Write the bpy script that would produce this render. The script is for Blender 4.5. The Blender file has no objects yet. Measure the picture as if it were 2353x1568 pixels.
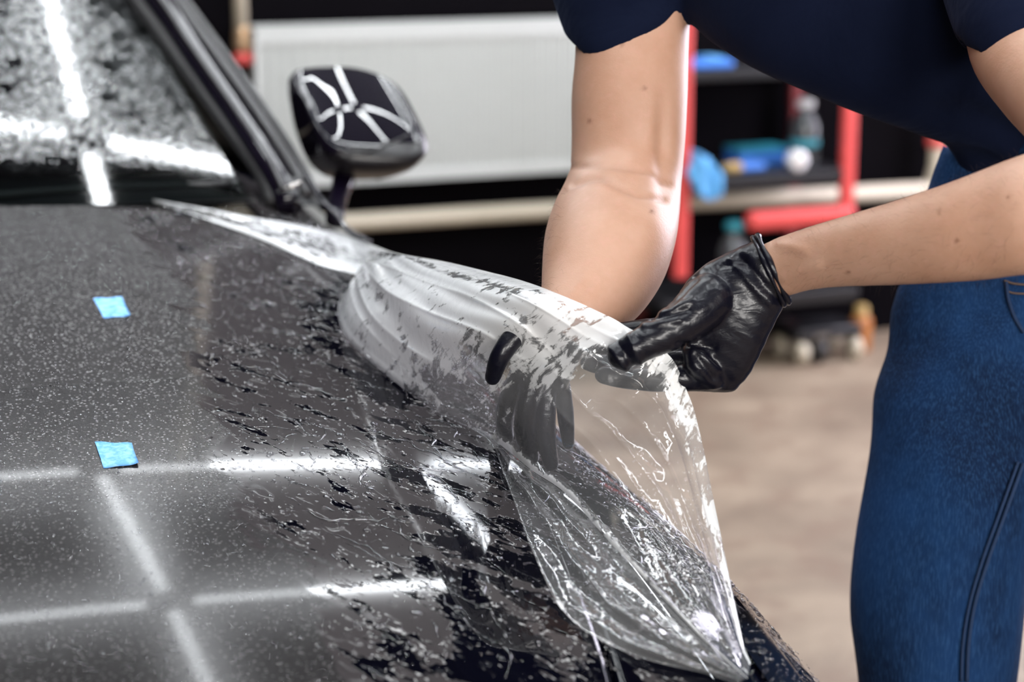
import bpy, bmesh, math, random
import numpy as np
from mathutils import Vector, Matrix

random.seed(7)
RNG = np.random.default_rng(11)
S = bpy.context.scene
COL = S.collection

# ------------------------------------------------------------------ camera, world, exposure
F = 4500.0; CX, CY = 1176.5, 784.0; PITCH = math.radians(13.0); CAMH = 1.35
cam_data = bpy.data.cameras.new('camera')
cam = bpy.data.objects.new('camera', cam_data); COL.objects.link(cam)
cam.location = (0, 0, CAMH); cam.rotation_euler = (math.pi / 2 - PITCH, 0, 0)
cam_data.sensor_width = 36.0; cam_data.sensor_fit = 'HORIZONTAL'
cam_data.lens = F / 2353.0 * 36.0
cam_data.clip_start = 0.05; cam_data.clip_end = 60
cam_data.dof.use_dof = True; cam_data.dof.focus_distance = 1.86; cam_data.dof.aperture_fstop = 3.4
S.camera = cam
S.view_settings.view_transform = 'Standard'; S.view_settings.look = 'None'
S.view_settings.gamma = 1.0; S.view_settings.use_curve_mapping = False
S.view_settings.exposure = 0.12
w = bpy.data.worlds.new('world'); S.world = w; w.use_nodes = True
w.node_tree.nodes['Background'].inputs[0].default_value = (0.55, 0.62, 0.75, 1)
w.node_tree.nodes['Background'].inputs[1].default_value = 0.25
S.cycles.max_bounces = 8; S.cycles.transparent_max_bounces = 16
S.cycles.caustics_reflective = False; S.cycles.caustics_refractive = False
S.cycles.sample_clamp_indirect = 6.0

TUBE_POWER = 50.0
DAY_POWER = 190.0
FRONT_POWER = 88.0

FWD = np.array([0, math.cos(PITCH), -math.sin(PITCH)]); UPV = np.array([0, math.sin(PITCH), math.cos(PITCH)])
RTV = np.array([1.0, 0, 0]); CAMP = np.array([0, 0, CAMH])
TH = math.radians(22.5)                       # the room and the car stand turned by this much
A = np.array([math.cos(TH), math.sin(TH), 0]); B = np.array([-math.sin(TH), math.cos(TH), 0]); Z = np.array([0, 0, 1.0])

def ray(px, py): return FWD + RTV * ((px - CX) / F) + UPV * ((CY - py) / F)
def at(px, py, d): return CAMP + ray(px, py) * d
def W(u, v, z): return A * u + B * v + Z * z
def onplane(px, py, v):                        # point on the vertical plane at room depth v
    r = ray(px, py); return CAMP + r * (v / (r @ B))
def uvz(p): return float(p @ A), float(p @ B), float(p[2])
def project(P):
    q = P - CAMP; d = q @ FWD
    return CX + F * (q @ RTV) / d, CY - F * (q @ UPV) / d, d

# two lights that the room has: daylight from the open gate on the right and from behind
def area(name, loc, target, sx, sy, power, col):
    l = bpy.data.lights.new(name, 'AREA'); l.shape = 'RECTANGLE'; l.size = sx; l.size_y = sy; l.energy = power; l.color = col
    o = bpy.data.objects.new(name, l); COL.objects.link(o); o.location = loc
    o.rotation_euler = (Vector(target) - Vector(loc)).to_track_quat('-Z', 'Y').to_euler()
    return o
area('daylight_gate', W(4.6, 3.9, 1.7), W(0.6, 2.0, 0.9), 1.9, 2.2, DAY_POWER, (0.90, 0.86, 1.0))
for k in (-1.3, 0.5, 2.3): area('daylight_window', W(k, -2.85, 2.1), W(k * 0.6 + 0.3, 2.0, 0.9), 1.1, 0.9, FRONT_POWER, (1.0, 0.97, 0.93))

# ------------------------------------------------------------------ materials
class NT:
    def __init__(s, name):
        s.m = bpy.data.materials.new(name); s.m.use_nodes = True
        s.t = s.m.node_tree; s.t.nodes.clear(); s.out = s.n('ShaderNodeOutputMaterial')
    def n(s, typ, **kw):
        o = s.t.nodes.new(typ)
        for k, v in kw.items(): setattr(o, k, v)
        return o
    def l(s, a, b): s.t.links.new(a, b)
    def val(s, x, sock):
        if isinstance(x, (int, float)): sock.default_value = x
        elif isinstance(x, (tuple, list)): sock.default_value = tuple(x) + ((1,) if len(x) == 3 and len(sock.default_value) == 4 else ())
        else: s.l(x, sock)
    def math(s, op, a, b=0.0, c=None, clamp=False):
        o = s.n('ShaderNodeMath', operation=op); o.use_clamp = clamp
        s.val(a, o.inputs[0]); s.val(b, o.inputs[1])
        if c is not None: s.val(c, o.inputs[2])
        return o.outputs[0]
    def ramp(s, x, lo, hi, a=0.0, b=1.0):
        o = s.n('ShaderNodeMapRange'); o.interpolation_type = 'SMOOTHSTEP'
        s.val(x, o.inputs[0]); s.val(lo, o.inputs[1]); s.val(hi, o.inputs[2]); s.val(a, o.inputs[3]); s.val(b, o.inputs[4])
        return o.outputs[0]
    def mix(s, f, a, b):
        o = s.n('ShaderNodeMix', data_type='RGBA'); s.val(f, o.inputs[0]); s.val(a, o.inputs[6]); s.val(b, o.inputs[7])
        return o.outputs[2]
    def attr(s, name):
        return s.n('ShaderNodeAttribute', attribute_name=name).outputs['Fac']
    def pos(s, scale=(1, 1, 1), rot=0.0):
        g = s.n('ShaderNodeNewGeometry'); m = s.n('ShaderNodeMapping'); m.vector_type = 'TEXTURE' if rot else 'POINT'
        v = g.outputs['Position']
        if rot:
            r = s.n('ShaderNodeMapping'); r.inputs['Rotation'].default_value = (0, 0, -rot); s.l(v, r.inputs[0]); v = r.outputs[0]
            m.vector_type = 'POINT'
        m.inputs['Scale'].default_value = scale; s.l(v, m.inputs[0]); return m.outputs[0]
    def noise(s, vec, scale, detail=3, rough=0.5, dist=0.0):
        o = s.n('ShaderNodeTexNoise'); s.l(vec, o.inputs['Vector']); o.inputs['Scale'].default_value = scale
        o.inputs['Detail'].default_value = detail; o.inputs['Roughness'].default_value = rough; o.inputs['Distortion'].default_value = dist
        return o.outputs[0]
    def voro(s, vec, scale, feature='F1'):
        o = s.n('ShaderNodeTexVoronoi', feature=feature); s.l(vec, o.inputs['Vector']); o.inputs['Scale'].default_value = scale
        return o.outputs['Distance']
    def bump(s, h, strength, dist=0.002, prev=None):
        o = s.n('ShaderNodeBump'); s.val(strength, o.inputs['Strength']); o.inputs['Distance'].default_value = dist
        s.l(h, o.inputs['Height'])
        if prev is not None: s.l(prev, o.inputs['Normal'])
        return o.outputs[0]
    def bsdf(s, col, rough=0.5, **kw):
        o = s.n('ShaderNodeBsdfPrincipled'); s.val(col, o.inputs['Base Color']); s.val(rough, o.inputs['Roughness'])
        for k, v in kw.items(): s.val(v, o.inputs[k.replace('_', ' ')])
        return o
    def schlick(s, nrm=None, f0=0.05):
        o = s.n('ShaderNodeLayerWeight'); o.inputs[0].default_value = 0.5
        if nrm is not None: s.l(nrm, o.inputs['Normal'])
        return s.math('ADD', s.math('MULTIPLY', s.math('POWER', o.outputs['Facing'], 4.0), 1 - f0), f0, clamp=True)
    def done(s, sh): s.l(sh.outputs[0] if hasattr(sh, 'outputs') else sh, s.out.inputs[0]); return s.m

def plain(name, col, rough=0.5, var=0.12, scale=30, bump=0.0, **kw):
    t = NT(name); p = t.pos(); n = t.noise(p, scale, 4)
    c = t.mix(n, tuple(x * (1 - var) for x in col), tuple(min(1, x * (1 + var)) for x in col))
    b = t.bsdf(c, rough, **kw)
    if bump: t.l(t.bump(n, bump), b.inputs['Normal'])
    return t.done(b)

def m_hood():
    # dark paint under a soapy protective film: fine beads of water, wet streaks where the film was pressed out
    t = NT('wet_paint')
    p = t.pos(rot=TH)                                    # x = across the car, y = along the car
    wet = t.attr('wet'); clear = t.attr('clear')
    fl = t.n('ShaderNodeMapping'); fl.inputs['Rotation'].default_value = (0, 0, math.radians(-31)); t.l(p, fl.inputs[0])
    fs = t.n('ShaderNodeMapping'); fs.inputs['Scale'].default_value = (1.0, 0.33, 1.0); t.l(fl.outputs[0], fs.inputs[0]); pf = fs.outputs[0]
    big = t.noise(pf, 30, 4, 0.6, 0.5)
    mid = t.noise(pf, 95, 3, 0.5, 1.0)
    mixn = t.math('ADD', t.math('MULTIPLY', big, 0.7), t.math('MULTIPLY', mid, 0.3))
    th = t.math('SUBTRACT', 0.572, t.math('MULTIPLY', clear, 0.13))
    blot = t.math('MULTIPLY', t.ramp(t.math('SUBTRACT', mixn, th), -0.004, 0.010), t.ramp(wet, 0.3, 0.6), clamp=True)
    near = t.n('ShaderNodeSeparateXYZ'); t.l(p, near.inputs[0]); along = t.ramp(near.outputs[1], 1.55, 2.25)
    bead = t.voro(p, 430); bead2 = t.voro(p, 210)
    b1 = t.ramp(bead, 0.08, 0.55, 1, 0); b2 = t.ramp(bead2, 0.05, 0.4, 1, 0)
    beadh = t.math('ADD', b1, b2)
    dry = t.math('SUBTRACT', 1.0, t.ramp(t.math('ADD', wet, t.math('MULTIPLY', t.math('SUBTRACT', big, 0.5), 1.6)), 0.30, 0.5), clamp=True)
    speck = t.noise(p, 700, 2, 0.6)
    gate = t.math('MULTIPLY', dry, t.math('ADD', t.math('MULTIPLY', along, 0.78), 0.22))
    haze = t.mix(t.math('MULTIPLY', t.ramp(t.math('ADD', t.math('MULTIPLY', t.noise(p, 270, 3, 0.7), 0.7), t.math('MULTIPLY', b2, 0.3)), 0.40, 0.58), gate), (0.019, 0.017, 0.018), (0.34, 0.335, 0.34))  # sparkle of the beads painted into the colour as pale grains
    haze = t.mix(dry, (0.044, 0.039, 0.041), haze)
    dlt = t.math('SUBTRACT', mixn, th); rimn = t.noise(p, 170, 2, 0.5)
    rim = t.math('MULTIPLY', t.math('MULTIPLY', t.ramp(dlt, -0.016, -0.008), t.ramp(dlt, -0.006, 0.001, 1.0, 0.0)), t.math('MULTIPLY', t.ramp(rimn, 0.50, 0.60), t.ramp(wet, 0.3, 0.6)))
    haze = t.mix(t.math('MULTIPLY', rim, 0.85), haze, (0.62, 0.62, 0.62))  # bright highlights along the blotch edges, put into the colour as white
    col = t.mix(blot, haze, (0.0015, 0.0015, 0.004))
    rough = t.math('ADD', t.math('MULTIPLY', gate, 0.26), 0.085)
    rough = t.math('MULTIPLY', rough, t.math('SUBTRACT', 1.0, t.math('MULTIPLY', blot, 0.75)))
    fine = t.noise(pf, 120, 2, 0.5, 0.8)
    sc = t.math('MULTIPLY', t.ramp(fine, 0.63, 0.72), t.math('SUBTRACT', 1.0, dry))
    h = t.math('ADD', t.math('MULTIPLY', t.math('MULTIPLY', beadh, gate), 0.03), t.math('ADD', t.math('MULTIPLY', blot, -0.60), t.math('MULTIPLY', sc, 0.07)))
    nrm = t.bump(h, 0.8, 0.003)
    b = t.bsdf(col, rough, IOR=1.33, Specular_IOR_Level=0.15)
    t.l(t.math('ADD', 0.07, t.math('MULTIPLY', t.math('SUBTRACT', 1.0, dry), 0.11)), b.inputs['Coat Weight']); b.inputs['Coat Roughness'].default_value = 0.035
    t.l(nrm, b.inputs['Normal'])
    h2 = t.math('ADD', t.math('MULTIPLY', blot, -0.60), t.math('MULTIPLY', sc, 0.07))
    t.l(t.bump(h2, 0.6, 0.003), b.inputs['Coat Normal'])
    return t.done(b)

def m_paint():
    t = NT('purple_black_paint'); p = t.pos(); f = t.noise(p, 1600, 1)
    c = t.mix(f, (0.0025, 0.0012, 0.005), (0.004, 0.0018, 0.009))
    b = t.bsdf(c, 0.5, Specular_IOR_Level=0.05); b.inputs['Coat Weight'].default_value = 1; b.inputs['Coat Roughness'].default_value = 0.015
    return t.done(b)

def m_film():
    t = NT('clear_film'); p = t.pos()
    milk_sheen = t.attr('milk_sheen'); speck = t.attr('foam'); uvx = t.n('ShaderNodeAttribute', attribute_name='sheet').outputs['Vector']
    n1 = t.noise(p, 26, 5, 0.6, 1.0)
    st = t.n('ShaderNodeMapping'); st.inputs['Scale'].default_value = (13.0, 3.6, 1.0); t.l(uvx, st.inputs[0])
    n2 = t.noise(st.outputs[0], 2.2, 5, 0.6, 0.8)
    n = t.math('ADD', t.math('MULTIPLY', n1, 0.5), t.math('MULTIPLY', n2, 0.5))
    inv = t.math('SUBTRACT', 1.0, milk_sheen)
    lo = t.math('ADD', t.math('MULTIPLY', inv, 0.38), 0.372)
    cover = t.ramp(n, lo, t.math('ADD', lo, 0.07))
    fo = t.noise(p, 330, 3, 0.65)
    foam = t.math('MULTIPLY', t.ramp(fo, t.math('SUBTRACT', 0.70, t.math('MULTIPLY', speck, 0.22)), 0.72), t.math('MULTIPLY', t.math('MULTIPLY', speck, 1.4), t.ramp(t.noise(p, 48, 3, 0.6), 0.46, 0.60)), clamp=True)
    cover = t.math('MULTIPLY', cover, t.math('ADD', 0.15, t.math('MULTIPLY', milk_sheen, 0.80)), clamp=True)
    cover = t.math('ADD', t.math('MAXIMUM', cover, foam), t.math('ADD', 0.045, t.math('MULTIPLY', milk_sheen, 0.20)), clamp=True)
    h = t.noise(p, 60, 3, 0.5, 0.5); h2 = t.ramp(t.noise(p, 330, 2), 0.6, 0.7)
    nrm = t.bump(t.math('ADD', t.math('MULTIPLY', h, 0.8), t.math('MULTIPLY', h2, 0.10)), 0.28, 0.003)
    tr = t.n('ShaderNodeBsdfTransparent'); tr.inputs[0].default_value = (0.90, 0.91, 0.93, 1)
    di = t.n('ShaderNodeBsdfDiffuse'); di.inputs[0].default_value = (0.95, 0.96, 0.97, 1)
    tl = t.n('ShaderNodeBsdfTranslucent'); tl.inputs[0].default_value = (0.95, 0.96, 0.97, 1)
    m1 = t.n('ShaderNodeMixShader'); m1.inputs[0].default_value = 0.12; t.l(di.outputs[0], m1.inputs[1]); t.l(tl.outputs[0], m1.inputs[2])
    m2 = t.n('ShaderNodeMixShader'); t.l(cover, m2.inputs[0]); t.l(tr.outputs[0], m2.inputs[1]); t.l(m1.outputs[0], m2.inputs[2])
    gl = t.n('ShaderNodeBsdfGlossy'); gl.inputs[0].default_value = (1, 1, 1, 1); gl.inputs[1].default_value = 0.035; t.l(nrm, gl.inputs['Normal'])
    m3 = t.n('ShaderNodeMixShader'); t.l(t.schlick(nrm, 0.07), m3.inputs[0])
    t.l(m2.outputs[0], m3.inputs[1]); t.l(gl.outputs[0], m3.inputs[2])
    return t.done(m3)

def m_water():
    t = NT('water')
    tr = t.n('ShaderNodeBsdfTransparent'); tr.inputs[0].default_value = (0.82, 0.82, 0.84, 1)
    gl = t.n('ShaderNodeBsdfGlossy'); gl.inputs[1].default_value = 0.03
    m = t.n('ShaderNodeMixShader'); t.l(t.schlick(None, 0.08), m.inputs[0])
    t.l(tr.outputs[0], m.inputs[1]); t.l(gl.outputs[0], m.inputs[2]); return t.done(m)

def m_glass():
    t = NT('windscreen_glass'); p = t.pos(rot=TH)
    w = t.attr('wet'); n = t.noise(p, 22, 4, 0.6); sp = t.noise(p, 150, 2, 0.6)
    dens = t.math('MULTIPLY', w, t.ramp(n, 0.30, 0.62), clamp=True)
    beads = t.math('MULTIPLY', t.ramp(sp, 0.42, 0.62), dens)
    h = t.math('MULTIPLY', t.ramp(t.voro(p, 150), 0.1, 0.6, 1, 0), t.math('ADD', t.math('MULTIPLY', dens, 0.8), 0.03))
    nrm = t.bump(h, 0.16, 0.002)
    tr = t.n('ShaderNodeBsdfTransparent'); tr.inputs[0].default_value = (0.30, 0.34, 0.34, 1)
    di = t.n('ShaderNodeBsdfDiffuse'); di.inputs[0].default_value = (0.30, 0.32, 0.33, 1)
    m0 = t.n('ShaderNodeMixShader'); t.l(t.math('MULTIPLY', beads, 0.55), m0.inputs[0]); t.l(tr.outputs[0], m0.inputs[1]); t.l(di.outputs[0], m0.inputs[2])
    gl = t.n('ShaderNodeBsdfGlossy'); gl.inputs[1].default_value = 0.04; t.l(nrm, gl.inputs['Normal'])
    m = t.n('ShaderNodeMixShader'); t.l(t.schlick(nrm, 0.05), m.inputs[0]); t.l(m0.outputs[0], m.inputs[1]); t.l(gl.outputs[0], m.inputs[2])
    return t.done(m)

def m_skin():
    t = NT('skin'); p = t.pos(); n = t.noise(p, 14, 4, 0.6); n2 = t.noise(p, 120, 3, 0.6)
    tone = t.attr('tone')
    c = t.mix(t.ramp(n, 0.3, 0.7), (0.47, 0.26, 0.172), (0.53, 0.315, 0.222))
    c = t.mix(t.math('MULTIPLY', t.ramp(n2, 0.45, 0.8), 0.35), c, (0.58, 0.31, 0.24))
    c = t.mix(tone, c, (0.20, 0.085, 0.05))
    h = t.math('ADD', t.math('MULTIPLY', t.voro(p, 900), 0.5), t.noise(p, 300, 3))
    b = t.bsdf(c, 0.48); b.inputs['Subsurface Weight'].default_value = 0.12
    b.inputs['Subsurface Radius'].default_value = (0.012, 0.005, 0.003); b.inputs['Subsurface Scale'].default_value = 1.0
    t.l(t.bump(h, 0.25, 0.0008), b.inputs['Normal']); return t.done(b)

def m_shirt():
    t = NT('navy_cotton'); p = t.pos(); n = t.noise(p, 9, 4, 0.55, 0.4); f = t.noise(p, 1100, 2)
    c = t.mix(f, (0.001, 0.003, 0.014), (0.0022, 0.0056, 0.022))
    b = t.bsdf(c, 0.92); b.inputs['Sheen Weight'].default_value = 0.05; b.inputs['Sheen Tint'].default_value = (0.2, 0.3, 0.7, 1)
    b.inputs['Specular IOR Level'].default_value = 0.15
    t.l(t.bump(n, 0.5, 0.02, t.bump(f, 0.2, 0.0006)), b.inputs['Normal']); return t.done(b)

def m_denim():
    t = NT('blue_denim'); p = t.pos(); ps = t.pos((1.0, 1.0, 0.12)); f = t.noise(ps, 620, 3, 0.6); n = t.noise(t.pos((1, 1, 0.6)), 9, 4, 0.6)
    wv = t.noise(p, 1500, 1)
    c = t.mix(t.ramp(n, 0.30, 0.70), (0.003, 0.010, 0.034), (0.008, 0.036, 0.115))
    c = t.mix(t.math('MULTIPLY', t.ramp(f, 0.42, 0.72), 0.4), c, (0.03, 0.09, 0.22))
    b = t.bsdf(c, 0.9); b.inputs['Specular IOR Level'].default_value = 0.15
    t.l(t.bump(n, 0.35, 0.015, t.bump(wv, 0.3, 0.0006)), b.inputs['Normal']); return t.done(b)

def m_glove():
    t = NT('black_nitrile'); p = t.pos(); st = t.pos((1.0, 1.0, 2.2))
    wr = t.noise(st, 30, 3, 0.5, 1.2); fine = t.noise(p, 130, 3, 0.5, 1.0)
    grip = t.ramp(t.voro(p, 330), 0.12, 0.3, 1, 0); gm = t.ramp(t.noise(p, 16, 2), 0.48, 0.58)
    h = t.math('ADD', t.math('MULTIPLY', wr, 1.0), t.math('MULTIPLY', fine, 0.28))
    h = t.math('ADD', h, t.math('MULTIPLY', t.math('MULTIPLY', grip, gm), 0.10))
    b = t.bsdf((0.003, 0.003, 0.008), 0.34, Specular_IOR_Level=0.32); b.inputs['Coat Weight'].default_value = 0.14; b.inputs['Coat Roughness'].default_value = 0.10
    t.l(t.bump(h, 0.17, 0.006), b.inputs['Normal']); t.l(t.bump(h, 0.14, 0.006), b.inputs['Coat Normal']); return t.done(b)

def m_floor():
    t = NT('bare_concrete'); p = t.pos(); n = t.noise(p, 2.6, 6, 0.62, 0.5); s = t.noise(p, 7, 4, 0.6); g = t.noise(p, 160, 3)
    c = t.mix(t.ramp(n, 0.3, 0.7), (0.14, 0.098, 0.063), (0.285, 0.218, 0.152))
    c = t.mix(t.math('MULTIPLY', t.ramp(s, 0.50, 0.66), 0.8), c, (0.15, 0.095, 0.06))
    c = t.mix(t.math('MULTIPLY', g, 0.25), c, (0.25, 0.21, 0.18))
    b = t.bsdf(c, 0.6); t.l(t.bump(g, 0.3, 0.003), b.inputs['Normal']); return t.done(b)

def m_emit(name, col, st):
    t = NT(name); e = t.n('ShaderNodeEmission'); e.inputs[0].default_value = col + (1,); e.inputs[1].default_value = st; return t.done(e)

def m_tape():
    t = NT('blue_paper_tape'); p = t.pos(); n = t.noise(p, 130, 4, 0.6, 0.6)
    c = t.mix(t.ramp(n, 0.35, 0.65), (0.10, 0.36, 0.82), (0.27, 0.57, 0.98))
    b = t.bsdf(c, 0.7); t.l(t.bump(n, 0.5, 0.0012), b.inputs['Normal']); return t.done(b)

WALLKW = dict(Specular_IOR_Level=0.02)
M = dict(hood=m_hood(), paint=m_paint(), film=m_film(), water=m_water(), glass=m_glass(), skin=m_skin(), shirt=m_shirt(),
    denim=m_denim(), glove=m_glove(), floor=m_floor(), tape=m_tape(), tube=m_emit('lit_tube', (0.93, 0.97, 1.0), TUBE_POWER),
    wall=plain('black_wall_paint', (0.0034, 0.0029, 0.0038), 0.95, 0.2, 8, **WALLKW), ceil=plain('dark_ceiling', (0.0015, 0.0015, 0.0017), 0.95, 0.2, 4, **WALLKW),
    side=plain('dark_side_wall', (0.03, 0.03, 0.033), 0.9, 0.15, 5, **WALLKW),
    white=plain('white_enamel', (0.47, 0.485, 0.47), 0.45, 0.03, 20), cream=plain('cream_pipe_paint', (0.52, 0.46, 0.36), 0.5, 0.08, 20),
    red=plain('red_enamel', (0.62, 0.07, 0.065), 0.4, 0.1, 20), darkred=plain('dark_red_enamel', (0.16, 0.012, 0.014), 0.4, 0.1, 20), black=plain('black_plastic', (0.012, 0.012, 0.014), 0.4, 0.2, 60),
    rubber=plain('black_rubber', (0.014, 0.013, 0.014), 0.55, 0.2, 80), trim=plain('dark_grey_trim', (0.012, 0.010, 0.012), 0.28, 0.2, 60),
    chrome=plain('polished_metal', (0.55, 0.52, 0.50), 0.18, 0.05, 20, Metallic=1.0), steel=plain('brushed_steel', (0.35, 0.34, 0.33), 0.35, 0.1, 30, Metallic=1.0),
    brass=plain('brass', (0.50, 0.33, 0.20), 0.4, 0.1, 30, Metallic=0.7), cloth=plain('blue_cloth', (0.10, 0.33, 0.62), 0.9, 0.3, 40, 0.4),
    blueplastic=plain('blue_plastic', (0.05, 0.19, 0.62), 0.4, 0.3, 20), teal=plain('teal_plastic', (0.03, 0.28, 0.36), 0.4, 0.2, 20),
    tan=plain('tan_wood', (0.42, 0.28, 0.10), 0.6, 0.2, 20), orange=plain('orange_plastic', (0.40, 0.14, 0.03), 0.5, 0.2, 20),
    brown=plain('brown_leather', (0.12, 0.06, 0.035), 0.6, 0.2, 30), smoke=plain('smoked_bottle', (0.05, 0.055, 0.06), 0.15, 0.2, 20),
    capwhite=plain('white_plastic', (0.7, 0.7, 0.72), 0.4, 0.04, 20), stitch=plain('brown_thread', (0.12, 0.075, 0.05), 0.8, 0.2, 200), navyseam=plain('dark_denim_seam', (0.010, 0.03, 0.085), 0.9, 0.2, 200),
    hair=plain('dark_hair', (0.045, 0.022, 0.012), 0.5, 0.3, 200), eye=plain('eye_white', (0.7, 0.7, 0.68), 0.2, 0.02, 20),
    lens=plain('headlamp_lens', (0.004, 0.004, 0.006), 0.15, 0.2, 40, Specular_IOR_Level=0.25), gatewhite=plain('pale_gate_sheet', (0.45, 0.47, 0.5), 0.6, 0.05, 3))

# ------------------------------------------------------------------ builders
def obj(name, verts, faces, mat, parent=None, smooth=True, base=None):
    V = np.asarray(verts, dtype=float)
    root_loc = np.zeros(3)
    if base is None: base = V.mean(0); base = np.array([base[0], base[1], V[:, 2].min()])
    if parent is None: root_loc = base
    else:
        root_loc = base
    me = bpy.data.meshes.new(name)
    me.from_pydata((V - root_loc).tolist(), [], [tuple(int(i) for i in f) for f in faces]); me.update()
    for m in (mat if isinstance(mat, (list, tuple)) else [mat]): me.materials.append(m)
    if smooth: me.polygons.foreach_set('use_smooth', [True] * len(me.polygons))
    return link(name, me, root_loc, parent)

def wloc(o):
    l = np.array(o.location)
    while o.parent: o = o.parent; l = l + np.array(o.location)
    return l

def link(name, me, loc, parent=None):
    o = bpy.data.objects.new(name, me); COL.objects.link(o)
    if parent is not None:
        o.parent = parent; o.location = np.asarray(loc) - wloc(parent)
    else: o.location = loc
    return o

def thing(name, label, cat, loc, group=None):
    o = bpy.data.objects.new(name, None); COL.objects.link(o); o.location = loc; o.empty_display_size = 0.1
    return tag(o, label, cat, group)

def tag(o, label, cat, group=None, kind=None):
    o['label'] = label; o['category'] = cat
    if group: o['group'] = group
    if kind: o['kind'] = kind
    return o

def struct(o): o['kind'] = 'structure'; return o

def setattr_f(o, name, vals):
    a = o.data.attributes.new(name, 'FLOAT', 'POINT'); a.data.foreach_set('value', np.asarray(vals, dtype=np.float32))

def grid_faces(nr, nc, wrap=False, off=0):
    f = []
    for i in range(nr - 1):
        for j in range(nc if wrap else nc - 1):
            k = (j + 1) % nc
            f.append((off + i * nc + j, off + i * nc + k, off + (i + 1) * nc + k, off + (i + 1) * nc + j))
    return f

def spline(P, n):
    """Catmull-Rom through the rows of P, n samples."""
    P = np.asarray(P, dtype=float); k = len(P)
    if k == 2: t = np.linspace(0, 1, n)[:, None]; return P[0] * (1 - t) + P[1] * t
    Q = np.vstack([2 * P[0] - P[1], P, 2 * P[-1] - P[-2]])
    out = []
    for s in np.linspace(0, k - 1, n):
        i = min(int(s), k - 2); t = s - i
        a, b, c, d = Q[i], Q[i + 1], Q[i + 2], Q[i + 3]
        out.append(0.5 * (2 * b + (c - a) * t + (2 * a - 5 * b + 4 * c - d) * t * t + (3 * b - a - 3 * c + d) * t ** 3))
    return np.array(out)

def loft(cen, a1, a2, nr=24, nc=24, power=2.0, cap=True):
    """closed tube through sections given by centre and two half axes"""
    D = spline(np.hstack([cen, a1, a2]), nr)
    th = np.linspace(0, 2 * math.pi, nc, endpoint=False)
    c, s = np.cos(th), np.sin(th)
    if power != 2.0:
        c = np.sign(c) * np.abs(c) ** (2 / power); s = np.sign(s) * np.abs(s) ** (2 / power)
    V = (D[:, None, 0:3] + c[None, :, None] * D[:, None, 3:6] + s[None, :, None] * D[:, None, 6:9]).reshape(-1, 3)
    Fc = grid_faces(nr, nc, True)
    if cap:
        V = np.vstack([V, D[0, :3], D[-1, :3]]); i0, i1 = len(V) - 2, len(V) - 1
        for j in range(nc):
            k = (j + 1) % nc
            Fc.append((i0, k, j)); Fc.append((i1, (nr - 1) * nc + j, (nr - 1) * nc + k))
    return V, Fc

def loft_px(st, nr=24, nc=28, power=2.0):
    """stations (xl,yl,xr,yr,depth,thickness ratio[,dip]) : a limb whose section spans two picture points at a true depth"""
    cen, a1 = [], []
    for s in st:
        L, R = at(s[0], s[1], s[4]), at(s[2], s[3], s[4]); cen.append((L + R) / 2); a1.append((R - L) / 2)
    cen, a1 = np.array(cen), np.array(a1)
    tan = np.gradient(cen, axis=0)
    a2 = []
    for i, s in enumerate(st):
        x = np.cross(tan[i], a1[i]); x /= np.linalg.norm(x) + 1e-9
        if x @ FWD > 0: x = -x
        x = x * np.linalg.norm(a1[i]) * s[5]
        if len(s) > 6: x = x - Z * s[6]
        a2.append(x)
    return loft(cen, a1, np.array(a2), nr, nc, power)

def tube(pts, rad, nr=None, nc=10, flat=1.0, cap=True):
    """round tube along points; rad a number or list"""
    P = np.asarray(pts, float); k = len(P)
    r = np.full(k, rad) if np.isscalar(rad) else np.asarray(rad, float)
    T = np.gradient(P, axis=0); T /= np.linalg.norm(T, axis=1)[:, None] + 1e-12
    ref = np.array([0.31, 0.22, 0.92]); a1 = []
    if abs(T[0] @ ref) > 0.9: ref = np.array([0.9, 0.3, 0.1])
    x = ref - T[0] * (ref @ T[0])
    for i in range(k):
        x = x - T[i] * (x @ T[i]); x = x / np.linalg.norm(x); a1.append(x.copy())
    a1 = np.array(a1); a2 = np.cross(T, a1)
    return loft(P, a1 * r[:, None], a2 * r[:, None] * flat, nr or k, nc, 2.0, cap)

def capsule(pts, rad, nr=20, nc=16):
    """tube with rounded ends"""
    P = np.asarray(pts, float); r = np.asarray(rad, float)
    D = spline(np.hstack([P, r[:, None]]), nr); P, r = D[:, :3], D[:, 3]
    d0 = P[0] - P[1]; d0 /= np.linalg.norm(d0); d1 = P[-1] - P[-2]; d1 /= np.linalg.norm(d1)
    pre = [(P[0] + d0 * r[0] * math.sin(a), r[0] * math.cos(a)) for a in (1.5, 1.1, 0.7, 0.35)]
    post = [(P[-1] + d1 * r[-1] * math.sin(a), r[-1] * math.cos(a)) for a in (0.35, 0.7, 1.1, 1.5)]
    PP = np.vstack([[q for q, _ in pre], P, [q for q, _ in post]]); RR = np.concatenate([[q for _, q in pre], r, [q for _, q in post]])
    return tube(PP, RR, nc=nc)

def join(parts):
    V, Fc, o = [], [], 0
    for v, f in parts:
        V.append(v); Fc += [tuple(i + o for i in q) for q in f]; o += len(v)
    return np.vstack(V), Fc

def box(cx, cy, cz, sx, sy, sz, ang=0.0):
    """box of full sizes turned with the room"""
    V = []
    for dx in (-1, 1):
        for dy in (-1, 1):
            for dz in (-1, 1): V.append(W(cx + dx * sx / 2, cy + dy * sy / 2, cz + dz * sz / 2))
    return np.array(V), [(0, 1, 3, 2), (4, 6, 7, 5), (0, 4, 5, 1), (2, 3, 7, 6), (0, 2, 6, 4), (1, 5, 7, 3)]

def bevel(o, wd, seg=2):
    m = o.modifiers.new('bevel', 'BEVEL'); m.width = wd; m.segments = seg; m.limit_method = 'ANGLE'; return o

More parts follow.
